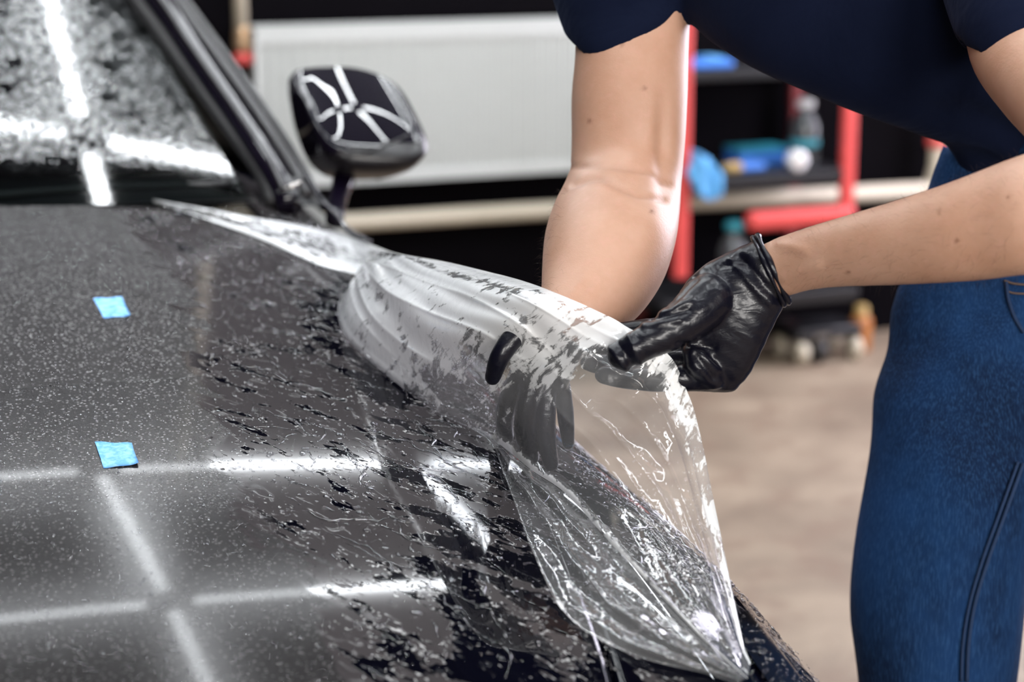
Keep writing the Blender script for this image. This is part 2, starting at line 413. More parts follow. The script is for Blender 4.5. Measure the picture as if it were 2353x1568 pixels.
def lathe(c, prof, nc=20, axis=Z):
    """prof: (radius, height) from bottom to top"""
    P = [np.asarray(c) + axis * h for _, h in prof]
    x = np.cross(axis, [0.3, 0.9, 0.1]); x /= np.linalg.norm(x); y = np.cross(axis, x)
    r = np.array([q for q, _ in prof])[:, None]
    return loft(np.array(P), x[None] * r, y[None] * r, len(prof), nc)

def remeshed(name, parts, voxel, smooth, mat, parent, fn=None):
    """several closed volumes fused into one continuous surface"""
    V, Fc = join(parts)
    me = bpy.data.meshes.new('raw'); me.from_pydata(V.tolist(), [], Fc); me.update()
    t = bpy.data.objects.new('raw', me); COL.objects.link(t)
    m = t.modifiers.new('r', 'REMESH'); m.mode = 'VOXEL'; m.voxel_size = voxel; m.use_smooth_shade = True
    if smooth: s = t.modifiers.new('s', 'SMOOTH'); s.factor = 0.6; s.iterations = smooth
    dg = bpy.context.evaluated_depsgraph_get(); dg.update()
    nm = bpy.data.meshes.new_from_object(t.evaluated_get(dg))
    bpy.data.objects.remove(t); bpy.data.meshes.remove(me)
    n = len(nm.vertices); co = np.empty(n * 3); nm.vertices.foreach_get('co', co); co = co.reshape(-1, 3)
    no = np.empty(n * 3); nm.vertices.foreach_get('normal', no); no = no.reshape(-1, 3)
    if fn is not None: co = fn(co, no)
    base = co.mean(0); base[2] = co[:, 2].min()
    nm.vertices.foreach_set('co', (co - base).ravel()); nm.name = name
    nm.materials.clear(); nm.materials.append(mat); nm.update()
    nm.polygons.foreach_set('use_smooth', [True] * len(nm.polygons))
    return link(name, nm, base, parent), co, no

# ------------------------------------------------------------------ car body shape
U0 = 0.06
CO = np.polyfit([1.0, 1.43, 2.0, 2.7], [0.665, 0.772, 0.862, 0.935], 3)
def ue(v):
    v = np.asarray(v, float)
    e = 0.86 + 0.045 * np.exp(-((v - 1.62) / 0.38) ** 2)
    return np.where(v < 1.3, U0 + (e - U0) * np.sqrt(np.clip(1 - (np.clip(1.3 - v, 0, 0.42) / 0.47) ** 2.4, 0.02, 1)), e)
def zcar(u, v):
    q = np.abs(np.asarray(u, float) - U0) / (ue(v) - U0); s = np.clip((q - 0.78) / 0.22, 0, 1.0)
    return np.polyval(CO, v) - 0.032 * q ** 2 - (0.045 + 0.05 * np.clip((2.5 - v) / 0.7, 0, 1)) * s ** 2
def hit(px, py, lift=0.0):
    """where the sight line at a picture point meets the bonnet or wing"""
    d = ray(px, py); t = np.arange(1.0, 3.6, 0.001); P = CAMP + d * t[:, None]; u = P @ A; v = P @ B
    z = np.where((u < ue(v) + 0.012) & (v < 3.0) & (v > 0.95), zcar(u, v), -9) + lift
    m = P[:, 2] < z
    i = np.argmax(m) if m.any() else np.argmin(np.abs(P[:, 2] - 0.72))
    return P[i], t[i]
def surf(u, v, lift=0.0): return W(u, v, float(zcar(u, v)) + lift)

# ------------------------------------------------------------------ room
struct(obj('floor', *box(0.3, 1.5, -0.05, 9.2, 9.2, 0.1), M['floor'], smooth=False))
VW = 5.10                                             # face of the back wall
struct(obj('wall_back', *box(0.3, VW + 0.05, 1.5, 9.0, 0.1, 3.2), M['wall'], smooth=False))
struct(obj('wall_left', *box(-4.15, 0.9, 1.5, 0.1, 8.6, 3.2), M['side'], smooth=False))
struct(obj('wall_front', *box(0.3, -3.05, 1.5, 9.0, 0.1, 3.2), M['side'], smooth=False))
struct(obj('wall_right', *join([box(4.75, 0.6, 1.5, 0.1, 4.4, 3.2), box(4.75, 5.0, 1.5, 0.1, 0.3, 3.2), box(4.75, 3.85, 2.98, 0.1, 2.1, 0.24), box(4.75, -2.4, 1.5, 0.1, 1.4, 3.2)]), M['side'], smooth=False))
struct(obj('ceiling', *box(0.3, 1.0, 3.1, 9.0, 8.4, 0.08), M['ceil'], smooth=False))

for n_, k in enumerate((-1.3, 0.5, 2.3)):                # the windows behind the camera that let the daylight in
    wn = struct(obj('window_%d' % (n_ + 1), *join([box(k, -2.93, 2.1 + 0.52, 1.26, 0.10, 0.08), box(k, -2.93, 2.1 - 0.52, 1.26, 0.10, 0.08), box(k - 0.62, -2.93, 2.1, 0.08, 0.10, 1.12), box(k + 0.62, -2.93, 2.1, 0.08, 0.10, 1.12)]), M['white'], smooth=False))
    obj('sill', *box(k, -2.90, 1.52, 1.4, 0.18, 0.03), M['white'], wn, smooth=False)
struct(obj('door_1', *join([box(4.72, 2.80, 1.43, 0.12, 0.08, 2.84), box(4.72, 4.90, 1.43, 0.12, 0.08, 2.84), box(4.72, 3.85, 2.86, 0.12, 2.18, 0.08)]), M['gatewhite'], smooth=False))

# ceiling lattice of light tubes: one fixture of square cells
GU, GV, GS, GZ = 1.03, 3.87, 1.04, 2.9
lat = thing('ceiling_light', 'square lattice of glowing white tubes hung under the dark ceiling', 'light', W(GU, GV - GS, GZ))
TL = GS - 0.13
for i in range(-1, 3):
    for j in range(-3, 2):
        if i < 2: obj('light_tube', *tube([W(GU + i * GS + 0.065, GV + j * GS, GZ), W(GU + (i + 1) * GS - 0.065, GV + j * GS, GZ)], 0.019, 2, 8), M['tube'], lat)
        if j < 1: obj('light_tube', *tube([W(GU + i * GS, GV + j * GS + 0.065, GZ), W(GU + i * GS, GV + (j + 1) * GS - 0.065, GZ)], 0.019, 2, 8), M['tube'], lat)
        obj('connector', *join([box(GU + i * GS, GV + j * GS, GZ, 0.128, 0.03, 0.03), box(GU + i * GS, GV + j * GS, GZ, 0.03, 0.128, 0.03), box(GU + i * GS, GV + j * GS, GZ + 0.08, 0.008, 0.008, 0.16)]), M['black'], lat, smooth=False)

# ------------------------------------------------------------------ car
car = thing('car', 'dark purple black car with its wet bonnet half covered in clear film', 'car', W(U0, 2.5, 0.0))
GAP = [(0.02, 2.700), (0.25, 2.700), (0.42, 2.688), (0.53, 2.663), (0.62, 2.61), (0.695, 2.535), (0.745, 2.44), (0.762, 2.33), (0.745, 2.15), (0.705, 1.9), (0.655, 1.66), (0.585, 1.36), (0.51, 1.12), (0.47, 1.02)]
GAP = spline(np.array(GAP), 120)                       # bonnet edge as (offset from U0, v)
def poly_wet(P):
    """how far a point lies on the pressed-out side of the bonnet (a line drawn across it), as 0..1"""
    return P
WL = [hit(*q)[0] for q in [(330, 545), (420, 640), (470, 770), (475, 900), (510, 1040), (620, 1190), (740, 1330), (790, 1567)]]
WL = np.array([(p @ A, p @ B) for p in WL])
def wetness(u, v):
    o = np.argsort(WL[:, 1]); e = np.interp(v, WL[o, 1], WL[o, 0]); return np.clip((u - e) / 0.09 + 0.5, 0, 1)
CL = np.array([(p @ A, p @ B) for p in [hit(*q)[0] for q in [(700, 700), (760, 900), (900, 1090), (980, 1180), (900, 1330), (950, 1567)]]])
def clearness(u, v):
    o = np.argsort(CL[:, 1]); e = np.interp(v, CL[o, 1], CL[o, 0]); return np.clip((u - e) / 0.16 + 0.35, 0, 1) * np.clip((1.86 - v) / 0.3, 0.12, 1)
RIMP = spline(np.array([(p @ A, p @ B) for p in [hit(*q)[0] for q in [(905, 660), (850, 650), (790, 676), (757, 715), (770, 785), (850, 860), (930, 930)]]]), 60)
def wet_attrs(o, V):                                   # the wettest place is the rim where the film leaves the bonnet
    u, v = V @ A, V @ B; d = np.min(np.hypot(u[:, None] - RIMP[None, :, 0], v[:, None] - RIMP[None, :, 1]), axis=1)
    setattr_f(o, 'wet', np.maximum(wetness(u, v), np.exp(-(d / 0.05) ** 2))); setattr_f(o, 'clear', np.maximum(clearness(u, v), 0.95 * np.exp(-(d / 0.028) ** 2)))

# bonnet: one sheet with turned-down edges
nc = 150; rows = []
for g, v in GAP:
    u = U0 + np.linspace(-g, g, nc); z = zcar(u, v + 0 * u)
    P = A * u[:, None] + B * v + Z * z[:, None]
    P = np.vstack([P[0] - Z * 0.022, P[0] - Z * 0.001, P[1:-1], P[-1] - Z * 0.001, P[-1] - Z * 0.022]); rows.append(P)
lip = rows[0].copy() - Z * 0.02 + B * 0.002; nose = rows[-1].copy() - Z * 0.03
V = np.vstack([lip] + rows + [nose]); nr = len(rows) + 2; ncc = nc + 2
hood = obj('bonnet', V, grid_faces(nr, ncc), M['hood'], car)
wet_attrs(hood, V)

def wing(side):
    """front wing: from the bonnet gap over the shoulder and down the side, with the wheel arch cut out"""
    vs = np.concatenate([np.linspace(0.935, 1.3, 22), np.linspace(1.32, 2.92, 82)])
    gv = np.interp(vs, GAP[::-1, 1], GAP[::-1, 0]); k = np.argmax(GAP[:, 0])
    o = np.argsort(GAP[k:, 1]); gv = np.interp(vs, GAP[k:, 1][o], GAP[k:, 0][o])
    rear = vs > GAP[k, 1]
    o2 = np.argsort(GAP[:k + 1, 1]); gr = np.interp(vs, GAP[:k + 1, 1][o2], GAP[:k + 1, 0][o2]); gv = np.where(rear, np.maximum(gr, np.where(vs > 2.60, 0.66, 0.0)), gv)
    V, n = [], 0
    for v, g in zip(vs, gv):
        e = float(ue(v)); us = np.linspace(U0 + g + 0.004, e - 0.002, 26)
        if us[-1] <= us[0]: us = np.linspace(e - 0.01, e - 0.002, 26)
        row = [W(us[0], v, float(zcar(us[0], v)) - 0.02)] + [surf(x, v) for x in us]
        z0 = float(zcar(us[-1], v))
        for s in np.linspace(0.03, 1, 26):
            z = z0 + (0.24 - z0) * s
            row.append(W(e + 0.016 * math.sin(min(s * 2.2, math.pi)) + 0.006 * (1 - (1 - min(1, s * 6)) ** 2) - 0.03 * s * s, v, z))
        V += row; n = len(row)
    V = np.array(V); fs = [f for f in grid_faces(len(vs), n) if not (lambda c: math.hypot(c @ B - 1.72, c[2] - 0.33) < 0.355)(V[list(f)].mean(0))]
    if side < 0: V = V - np.outer(2 * (V @ A - U0), A)
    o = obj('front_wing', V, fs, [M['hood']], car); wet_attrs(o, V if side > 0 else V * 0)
    if side > 0:
        o['label'] = 'wet dark front wing'
    return o
wing(1); wing(-1)

# front bumper below the bonnet nose
V = []; us = np.linspace(-0.76, 0.76, 60); prof = [(0.0, 0.60), (-0.02, 0.56), (-0.03, 0.50), (-0.035, 0.42), (-0.03, 0.30), (-0.01, 0.22), (0.06, 0.18)]
for u in us:
    v0 = 0.93 + 0.33 * (abs(u) / 0.78) ** 3.2
    V += [W(U0 + u, v0 + 0.05, 0.645 - 0.05 * abs(u))] + [W(U0 + u, v0 + a, z) for a, z in prof]
obj('bumper', V, grid_faces(60, len(prof) + 1), M['paint'], car)
# headlamps, set into the wing corner
for side in (1, -1):
    V = []
    pts = np.linspace(0, 1, 30)
    for s in pts:
        v = 1.10 + 0.36 * s; e = float(ue(v)); row = []
        for k in np.linspace(0, 1, 14):
            hgt = 0.135 * (1 - 0.75 * s)
            u = e - 0.11 * (1 - k) if k < 0.5 else e - 0.055 + 0.075 * (k - 0.5) * 2
            zz = float(zcar(min(u, e - 0.003), v)) + 0.004 - (0 if k < 0.5 else hgt * ((k - 0.5) * 2) ** 1.3)
            row.append(W(u, v, zz))
        V += row
    V = np.array(V)
    if side < 0: V = V - np.outer(2 * (V @ A - U0), A)
    hl = obj('headlamp', V, grid_faces(30, 14), M['lens'], car)
    ring = [W(U0 + side * (float(ue(1.2)) - U0 - 0.02 + 0.0), 1.22, 0.60) + Z * 0.035 * math.cos(a) + B * 0.035 * math.sin(a) for a in np.linspace(0, 2 * math.pi, 20)]
    obj('lamp_ring', *tube(ring, 0.005, nc=6), M['chrome'], hl)

# windscreen, dashboard, pillars, roof
def ws(u, s):                                         # s 0..1 from the cowl up to the roof
    q = (u - U0) / 0.70; uu = U0 + q * (0.665 - 0.14 * s * 0.9); v = 2.722 + 0.024 * q * q + 0.98 * s
    return W(uu, v, 0.945 - 0.0126 * q * q + (0.525 - 0.0277 * (abs(q) - 0.7)) * s - 0.0077 * s * s)
V = np.array([ws(U0 + q, s) for s in np.linspace(-0.03, 0.87, 50) for q in np.linspace(-0.69, 0.69, 70)])
gl = obj('windscreen', V, grid_faces(50, 70), M['glass'], car)
sv = np.repeat(np.linspace(-0.03, 0.87, 50), 70); setattr_f(gl, 'wet', np.clip((sv - 0.04) / 0.16, 0, 1))
V = np.array([W(U0 + q * 0.66, 2.80 - 0.1 * q * q + 0.5 * s, 0.915 - 0.03 * s) for s in np.linspace(0, 1, 6) for q in np.linspace(-1, 1, 30)])
obj('dashboard', V, grid_faces(6, 30), M['black'], car)
V = np.array([W(U0 + q * 0.62, v - 0.02 * q * q, 0.88) for v in (2.66, 2.70, 2.75, 2.80) for q in np.linspace(-1, 1, 40)])
obj('cowl_panel', V, grid_faces(4, 40), M['black'], car)
for s in (-0.38, 0.22):
    obj('wiper', *tube([W(U0 + s, 2.77, 0.93), W(U0 + s + 0.2, 2.775, 0.935), W(U0 + s + 0.42, 2.74, 0.937)], [0.008, 0.006, 0.004], 12, 8), M['black'], car)
def strip(name, px, mat, wd, parent=car, flat=1.0, lift=0.0):
    """a long moulding through picture points at true depths"""
    P = spline(np.array([at(*q) - FWD * lift for q in px]), 40); r = np.interp(np.linspace(0, 1, 40), np.linspace(0, 1, len(wd)), wd)
    return obj(name, *tube(P, r, nc=12, flat=flat), mat, parent)
DP = lambda y: 2.78 + max(0.0, (460 - y)) * 0.00074
def pil(name, pts, mat, wd, lift=0.0): return strip(name, [(x, y, DP(y)) for x, y in pts], mat, wd, lift=lift)
pil('glass_border', [(628, 470), (600, 400), (520, 290), (420, 150), (310, 0), (60, -330), (-200, -640)], M['rubber'], [0.013, 0.012, 0.013, 0.014], -0.012)
pil('pillar', [(668, 475), (632, 400), (545, 270), (455, 140), (362, 0), (120, -330), (-140, -640)], M['paint'], [0.020, 0.019, 0.021, 0.022], 0.0)
pil('inner_moulding', [(655, 440), (615, 360), (540, 250), (440, 105), (370, 0), (130, -330), (-130, -640)], M['trim'], [0.004, 0.006, 0.008, 0.008], 0.022)
pil('outer_moulding', [(708, 452), (672, 385), (600, 275), (500, 135), (402, 0), (165, -330), (-95, -640)], M['trim'], [0.008, 0.009, 0.011, 0.011], 0.008)
pil('drip_rail', [(722, 440), (690, 380), (618, 268), (520, 130), (424, 0), (190, -330), (-70, -640)], M['trim'], [0.006, 0.007, 0.008, 0.008], -0.004)
# window corner piece in front of the door glass
V = [at(640, 440, 2.775), at(700, 470, 2.77), at(735, 470, 2.78), at(692, 405, 2.80), at(655, 415, 2.79)]
bevel(obj('quarter_panel', V + [p + FWD * 0.012 for p in V], [(0, 1, 2, 3, 4), (9, 8, 7, 6, 5)] + [(i, (i + 1) % 5, 5 + (i + 1) % 5, 5 + i) for i in range(5)], M['black'], car, smooth=False), 0.002)
strip('window_trim', [(652, 437, 2.765), (672, 428, 2.765), (690, 420, 2.768)], M['chrome'], [0.003, 0.004, 0.003])
# door line and body below the mirror
strip('door_edge', [(700, 400, 2.80), (735, 455, 2.77), (775, 500, 2.745), (800, 528, 2.72), (850, 556, 2.68)], M['paint'], [0.003, 0.0045, 0.0045, 0.003])
V = []
for v in np.linspace(2.93, 4.3, 30):
    e = 0.865 + 0.02 * math.sin((v - 2.9) * 1.6)
    V += [W(e - 0.06, v, 0.90), W(e - 0.012, v, 0.905)] + [W(e + 0.02 * math.sin(min(s * 2.4, math.pi)) - 0.03 * s * s, v, 0.89 - 0.65 * s) for s in np.linspace(0, 1, 18)]
Vd = np.array(V)
obj('door', Vd, grid_faces(30, 20), M['paint'], car); obj('door', Vd - np.outer(2 * (Vd @ A - U0), A), grid_faces(30, 20), M['paint'], car)
V = np.array([W(U0 + q * (0.60 - 0.06 * abs(q)), v, 1.405 + 0.035 * (1 - q * q) - 0.05 * ((v - 4.2) / 0.5) ** 2 * (v > 4.2)) for v in np.linspace(3.58, 4.9, 20) for q in np.linspace(-1, 1, 30)])
obj('roof', V, grid_faces(20, 30), M['paint'], car)
for side in (1, -1):
    V = np.array([W(U0 + side * (0.775 - 0.22 * s), v + 0.25 * s * (v < 3.4) * 2.0, 0.90 + 0.52 * s) for v in np.linspace(2.95, 4.6, 16) for s in np.linspace(0, 1, 8)])
    obj('side_glass', V, grid_faces(16, 8), M['black'], car)
    c = W(U0 + side * 0.745, 1.72, 0.33)
    tyre = obj('tyre', *lathe(c - A * side * 0.11, [(0.20, 0), (0.31, 0.005), (0.327, 0.03), (0.33, 0.10), (0.33, 0.14), (0.322, 0.20), (0.30, 0.215), (0.21, 0.21)], 40, A * side), M['rubber'], car)
    rim = obj('wheel_rim', *lathe(c + A * side * 0.06, [(0.215, 0.0), (0.212, 0.04), (0.19, 0.035), (0.185, -0.02), (0.06, -0.01), (0.05, 0.015), (0.02, 0.02)], 40, A * side), M['steel'], car)
    for k in range(5):
        a = k * 2 * math.pi / 5; dr = B * math.cos(a) + Z * math.sin(a)
        obj('spoke', *tube([c + A * side * 0.075 + dr * 0.03, c + A * side * 0.08 + dr * 0.20], [0.022, 0.016], 2, 8), M['steel'], rim)

# wing mirror
MD = 2.96
cols = [(668, 176, 232), (678, 164, 292), (695, 158, 345), (718, 155, 383), (750, 153, 405), (790, 153, 412), (830, 158, 413), (870, 170, 410), (905, 190, 398), (930, 218, 372), (946, 248, 345), (955, 280, 312)]
D_ = spline(np.array(cols, float), 60); NS = 48; mv = []
for i, (x, t, b) in enumerate(D_):
    k = i / 59.0; sc_ = max(0.0, 1 - abs(2 * k - 0.9) ** 3.0 * 0.75) ** 0.5; b = max(b, t + 8)
    T, Bo = at(x, t, MD), at(x, b, MD); mid_ = (T + Bo) / 2 + FWD * 0.02 * k * k; hv_ = (T - Bo) / 2
    for a in np.linspace(0, 2 * math.pi, NS, endpoint=False):
        y_ = math.sin(a); f_ = math.cos(a)
        if f_ >= 0:                                     # shell side: slopes back from a low bulge up to the top edge
            y_ = math.copysign(abs(y_) ** 0.9, y_)
            dep = 0.105 * ((1 - ((y_ + 0.45) / 1.45) ** 1.45) if y_ > -0.45 else (1 - ((-0.45 - y_) / 0.55) ** 2.6))
        else: dep = -0.02 * (1 - abs(y_) ** 4)
        mv.append(mid_ + hv_ * y_ - B * dep * sc_)
mv = np.array(mv); Fm = grid_faces(60, NS, True); mv = np.vstack([mv, mv[:NS].mean(0), mv[-NS:].mean(0)])
for j in range(NS): Fm += [(len(mv) - 2, (j + 1) % NS, j), (len(mv) - 1, 59 * NS + j, 59 * NS + (j + 1) % NS)]
V = mv
mir = obj('wing_mirror', V, Fm, [M['paint'], M['trim']], car); mir['label'] = 'glossy black purple wing mirror'
for p in mir.data.polygons:
    c = p.center + Vector(wloc(mir)); x, y, d = project(np.array(c))
    if y > 352 - (x - 760) * 0.16: p.material_index = 1
zz = [(725, 366, -0.052), (780, 362, -0.05), (840, 350, -0.05), (900, 328, -0.035), (940, 308, -0.01)]
mx_, my_, md_ = project(mv)
def on_mirror(x, y):
    m_ = np.hypot(mx_ - x, my_ - y) < 14; return at(x, y, md_[m_].min() - 0.0005 if m_.any() else MD - 0.05)
obj('mirror_seam', *tube(spline([on_mirror(x, y) for x, y, o in zz], 20), 0.0016, nc=6), M['trim'], mir)
V, Fm = loft_px([(768, 395, 822, 398, 2.93, 0.9), (760, 430, 806, 436, 2.91, 0.9), (752, 462, 795, 474, 2.87, 0.9), (748, 500, 790, 512, 2.82, 0.9)], 12, 16, 2.6)
obj('mirror_foot', V, Fm, M['paint'], car)
obj('indicator_bump', *capsule([at(868, 398, 2.93), at(898, 392, 2.94)], [0.010, 0.010], 6, 10), M['trim'], mir)

# ------------------------------------------------------------------ protective film
ST = [  # contact side (x,y,lift towards camera)        free side (x,y,depth)      bulge  whiteness (soap and painted sheen)
 ((352, 466, .003), (352, 463, None, .004), .000, .35),
 ((470, 505, .004), (470, 480, None, .010), .004, .35),
 ((600, 552, .004), (570, 500, None, .020), .008, .42),
 ((735, 610, .006), (700, 522, None, .030), .012, .50),
 ((850, 642, .020), (800, 545, None, .080), .02, .62),
 ((800, 668, .006), (905, 582, 2.28, 0), .05, .80),
 ((778, 712, .004), (1010, 600, 2.10, 0), .06, .97),
 ((795, 775, .004), (1110, 622, 1.98, 0), .07, 1.0),
 ((870, 850, .004), (1200, 645, 1.88, 0), .085, 1.0),
 ((1000, 945, .010), (1290, 678, 1.815, 0), .10, .95),
 ((1130, 1010, .020), (1400, 728, 1.785, 0), .07, .80),
 ((1220, 1080, .045), (1478, 775, 1.782, 0), .03, .50),
 ((1300, 1135, .065), (1542, 822, 1.785, 0), .015, .30),
 ((1400, 1245, .065), (1598, 955, 1.785, 0), .012, .28),
 ((1500, 1350, .050), (1640, 1150, 1.765, 0), .010, .26),
 ((1610, 1465, .030), (1685, 1370, 1.70, 0), .006, .30),
 ((1718, 1560, .010), (1724, 1556, 1.64, 0), .0, .5)]
ctl = []
for (lx, ly, ll), (rx, ry, rd, rl), bl, mk in ST:
    L = at(lx, ly, hit(lx, ly)[1] - ll)
    R = at(rx, ry, (rd if rd else hit(rx, ry)[1] - rl)); ctl.append(np.concatenate([L, R, [bl, mk]]))
NI, NJ = 340, 120
D = spline(np.array(ctl), NI)
ii = np.linspace(0, len(ST) - 1, NI)[:, None]; cc = np.linspace(0, 1, NJ)[None, :]
Lp, Rp, bl, mk = D[:, 0:3], D[:, 3:6], D[:, 6], D[:, 7]
X = Lp[:, None] * (1 - cc[..., None]) + Rp[:, None] * cc[..., None]
tow = -FWD * 0.85 + UPV * 0.25
X = X + (np.sin(math.pi * cc) ** 0.8 * bl[:, None])[..., None] * tow
wid = np.linalg.norm(Rp - Lp, axis=1)[:, None]
I = ii + 0 * cc; C = cc + 0 * ii
def bandw(x, a, b, s): return 1 / (1 + np.exp(-(x - a) / s)) * 1 / (1 + np.exp((x - b) / s))
# long folds running with the sheet, tighter towards the pinch and the corner
amp1 = 0.0055 * bandw(I, 4.5, 9.5, 0.5) * np.sin(math.pi * C) ** 0.5
amp2 = 0.0024 * bandw(I, 10.3, 15.6, 0.35) * np.sin(math.pi * np.clip(C, 0, 1)) ** 0.4
wob = 0.35 * np.sin(I * 1.7 + C * 3) + 0.25 * np.sin(I * 3.1 + 1)
H = amp1 * (np.sin(C * 19 + wob * 2.0) * 0.7 + 0.5 * np.sin(C * 37 + I * 0.8 + wob * 3))
H += amp2 * (np.sin(C * 20 + wob * 2.2 + 0.4) + 0.5 * np.sin(C * 11 + I * 0.5))
H += 0.003 * bandw(I, 10.5, 13, 0.4) * np.sin(I * 9 + C * 5) * C
H += 0.006 * bandw(I, 1, 5, 0.5) * np.sin(C * 7 + 0.6)
H -= 0.018 * np.exp(-((I - 9.6 - 1.5 * (C - 0.5)) / 0.35) ** 2) * np.sin(math.pi * C)      # crease in front of the pushing hand
H += 0.0045 * np.exp(-((C - 0.02) / 0.016) ** 2) * bandw(I, 6.5, 15.5, 0.4)                  # rolled lip along the fold
# sharp pulled creases fanning out from the pinch
for c0_, i0_, i1_, a_ in ((0.30, 10.2, 14.6, 0.0035), (0.47, 10.4, 15.2, 0.0042), (0.60, 11.5, 15.2, 0.0035), (0.72, 10.2, 14.8, 0.0040), (0.38, 12.2, 15.3, 0.0030), (0.86, 10.2, 15.4, 0.0035),
                          (0.22, 4.4, 8.8, 0.0045), (0.42, 4.2, 9.4, 0.0055), (0.60, 4.5, 9.6, 0.0045), (0.80, 4.2, 9.8, 0.0060), (0.12, 5.2, 8.6, 0.0035)):
    x_ = C - c0_ - 0.035 * np.sin(I * 1.1 + c0_ * 9); H += a_ * np.exp(-np.abs(x_) / 0.018) * bandw(I, i0_, i1_, 0.25)
X = X + H[..., None] * tow
VA = X.reshape(-1, 3)
# second sheet: the same film carried on round the fold and lying down over bonnet edge and wing
BT = {9: (1010, 952), 10: (1120, 1012), 11: (1158, 1095), 12: (1192, 1185), 13: (1232, 1290), 14: (1305, 1420), 15: (1460, 1510), 16: (1690, 1575)}
ks = sorted(BT); oc = []
for k in ks:
    p, t_ = hit(*BT[k]); oc.append(at(*BT[k], t_ - 0.004))
i0 = int(round(9 / (len(ST) - 1) * (NI - 1))); fold = Lp[i0:]; nb = len(fold)
Ob = spline(np.array(oc), nb); NB = 60
cb = np.linspace(0, 1, NB)[None, :, None]
XB = fold[:, None] * (1 - cb) + Ob[:, None] * cb
ib = np.linspace(9, 16, nb)[:, None]; cbb = cb[..., 0]
hb = 0.012 * np.sin(math.pi * cbb) + 0.004 * np.sin(cbb * 17 + ib * 1.3) * np.sin(math.pi * cbb) + 0.003 * np.sin(ib * 7 + cbb * 4) * cbb * (1 - cbb) * 4
hb = hb * np.clip((ib - 9) / 1.2, 0, 1)
XB = XB + hb[..., None] * tow
# keep it above the body surface
def lift_clear(P, m):
    u, v = P @ A, P @ B; z = np.where((u < ue(v)) & (v < 2.95), zcar(u, v) + m, -9); P = P.copy(); P[:, 2] = np.maximum(P[:, 2], z); return P
VB = lift_clear(XB.reshape(-1, 3), 0.003); VA = lift_clear(VA, 0.003)
faces = grid_faces(NI, NJ) + grid_faces(nb, NB, off=len(VA))
film = obj('protective_film', np.vstack([VA, VB]), faces, M['film'])
tag(film, 'clear wrinkled protective film peeled up off the bonnet and pulled by two gloved hands', 'film')
mA = mk[:, None] * np.ones_like(C)  # soapy milk, with the bright reflection on the upper sheet painted in as white
mA = mA * (1 - 0.40 * bandw(I, 8.4, 11.5, 0.25) * np.clip(1.25 - 2.2 * C, 0, 1)) 
mA = mA * (1 - 0.30 * np.exp(-((C - 0.80 + 0.03 * np.sin(I * 2)) / 0.05) ** 2) * bandw(I, 4.9, 8.4, 0.2) - 0.25 * np.exp(-((C - 0.33) / 0.03) ** 2) * bandw(I, 5.4, 7.6, 0.2))
mA = np.where(I > 10, mA + 0.55 * np.clip((C - 0.78) / 0.10, 0, 1) + 0.75 * np.exp(-(C / 0.03) ** 2), mA)  # highlights on free edge and fold line painted as white bands
mA = np.where(I < 5, mA + 0.25 + 0.5 * np.exp(-(C / 0.14) ** 2) + 0.5 * np.exp(-((1 - C) / 0.16) ** 2), mA)
mB = 0.36 - 0.2 * np.exp(-(cbb / 0.05) ** 2) + 0.25 * np.exp(-((1 - cbb) / 0.06) ** 2) + 0 * ib
setattr_f(film, 'milk_sheen', np.clip(np.concatenate([mA.ravel(), mB.ravel()]), 0, 1))
fA = bandw(I, 13.0, 15.8, 0.5) * (1 - C * 0.4) + 0.5 * bandw(I, 6, 9.5, 0.5) * (1 - C); fB = 0.45 * bandw(ib + 0 * cbb, 10.5, 14.5, 0.6)
setattr_f(film, 'foam', np.clip(np.concatenate([fA.ravel(), fB.ravel()]), 0, 1))
at_ = film.data.attributes.new('sheet', 'FLOAT_VECTOR', 'POINT')
sh = np.vstack([np.stack([I.ravel() * 0.25, C.ravel(), 0 * C.ravel()], 1), np.stack([(ib + 0 * cbb).ravel() * 0.25, 2 + (cbb + 0 * ib).ravel(), 0 * (cbb + 0 * ib).ravel()], 1)])
at_.data.foreach_set('vector', sh.astype(np.float32).ravel())

# ------------------------------------------------------------------ person
per = thing('person', 'person in navy T-shirt, blue jeans and black gloves bending over the wing and pulling film', 'person', at(2250, 1568, 2.2) * np.array([1, 1, 0]))
armR = loft_px([(1300, -150, 1600, -140, 2.08, .9), (1318, -20, 1590, -20, 2.06, .95), (1322, 110, 1583, 100, 2.05, .95), (1313, 220, 1580, 215, 2.04, .95), (1313, 310, 1576, 305, 2.035, .95),
    (1310, 380, 1571, 372, 2.03, .92), (1296, 430, 1566, 430, 2.02, .92), (1272, 485, 1561, 490, 2.0, .92), (1252, 545, 1550, 560, 1.965, .9), (1246, 605, 1528, 630, 1.93, .86),
    (1244, 660, 1480, 705, 1.895, .80), (1236, 705, 1415, 765, 1.87, .72), (1225, 740, 1355, 815, 1.865, .62)], 60, 40)
armL = loft_px([(2200, -110, 2480, -130, 1.84, .7), (2212, 30, 2478, 0, 1.82, .75), (2232, 135, 2490, 100, 1.79, .82), (2290, 205, 2560, 190, 1.75, .9), (2360, 275, 2620, 300, 1.70, .9), (2410, 370, 2640, 440, 1.67, .85), (2440, 440, 2640, 560, 1.66, .8)], 34, 36)
foreL = loft_px([(2560, 330, 2540, 640, 1.665, .8), (2460, 325, 2450, 635, 1.66, .85), (2353, 354, 2353, 633, 1.66, .9), (2270, 386, 2270, 643, 1.675, .9), (2180, 421, 2180, 650, 1.69, .9), (2050, 464, 2050, 656, 1.72, .88), (1930, 500, 1930, 660, 1.75, .82), (1850, 524, 1860, 668, 1.77, .76), (1790, 545, 1815, 680, 1.785, .72), (1745, 565, 1775, 690, 1.795, .72)], 54, 36)
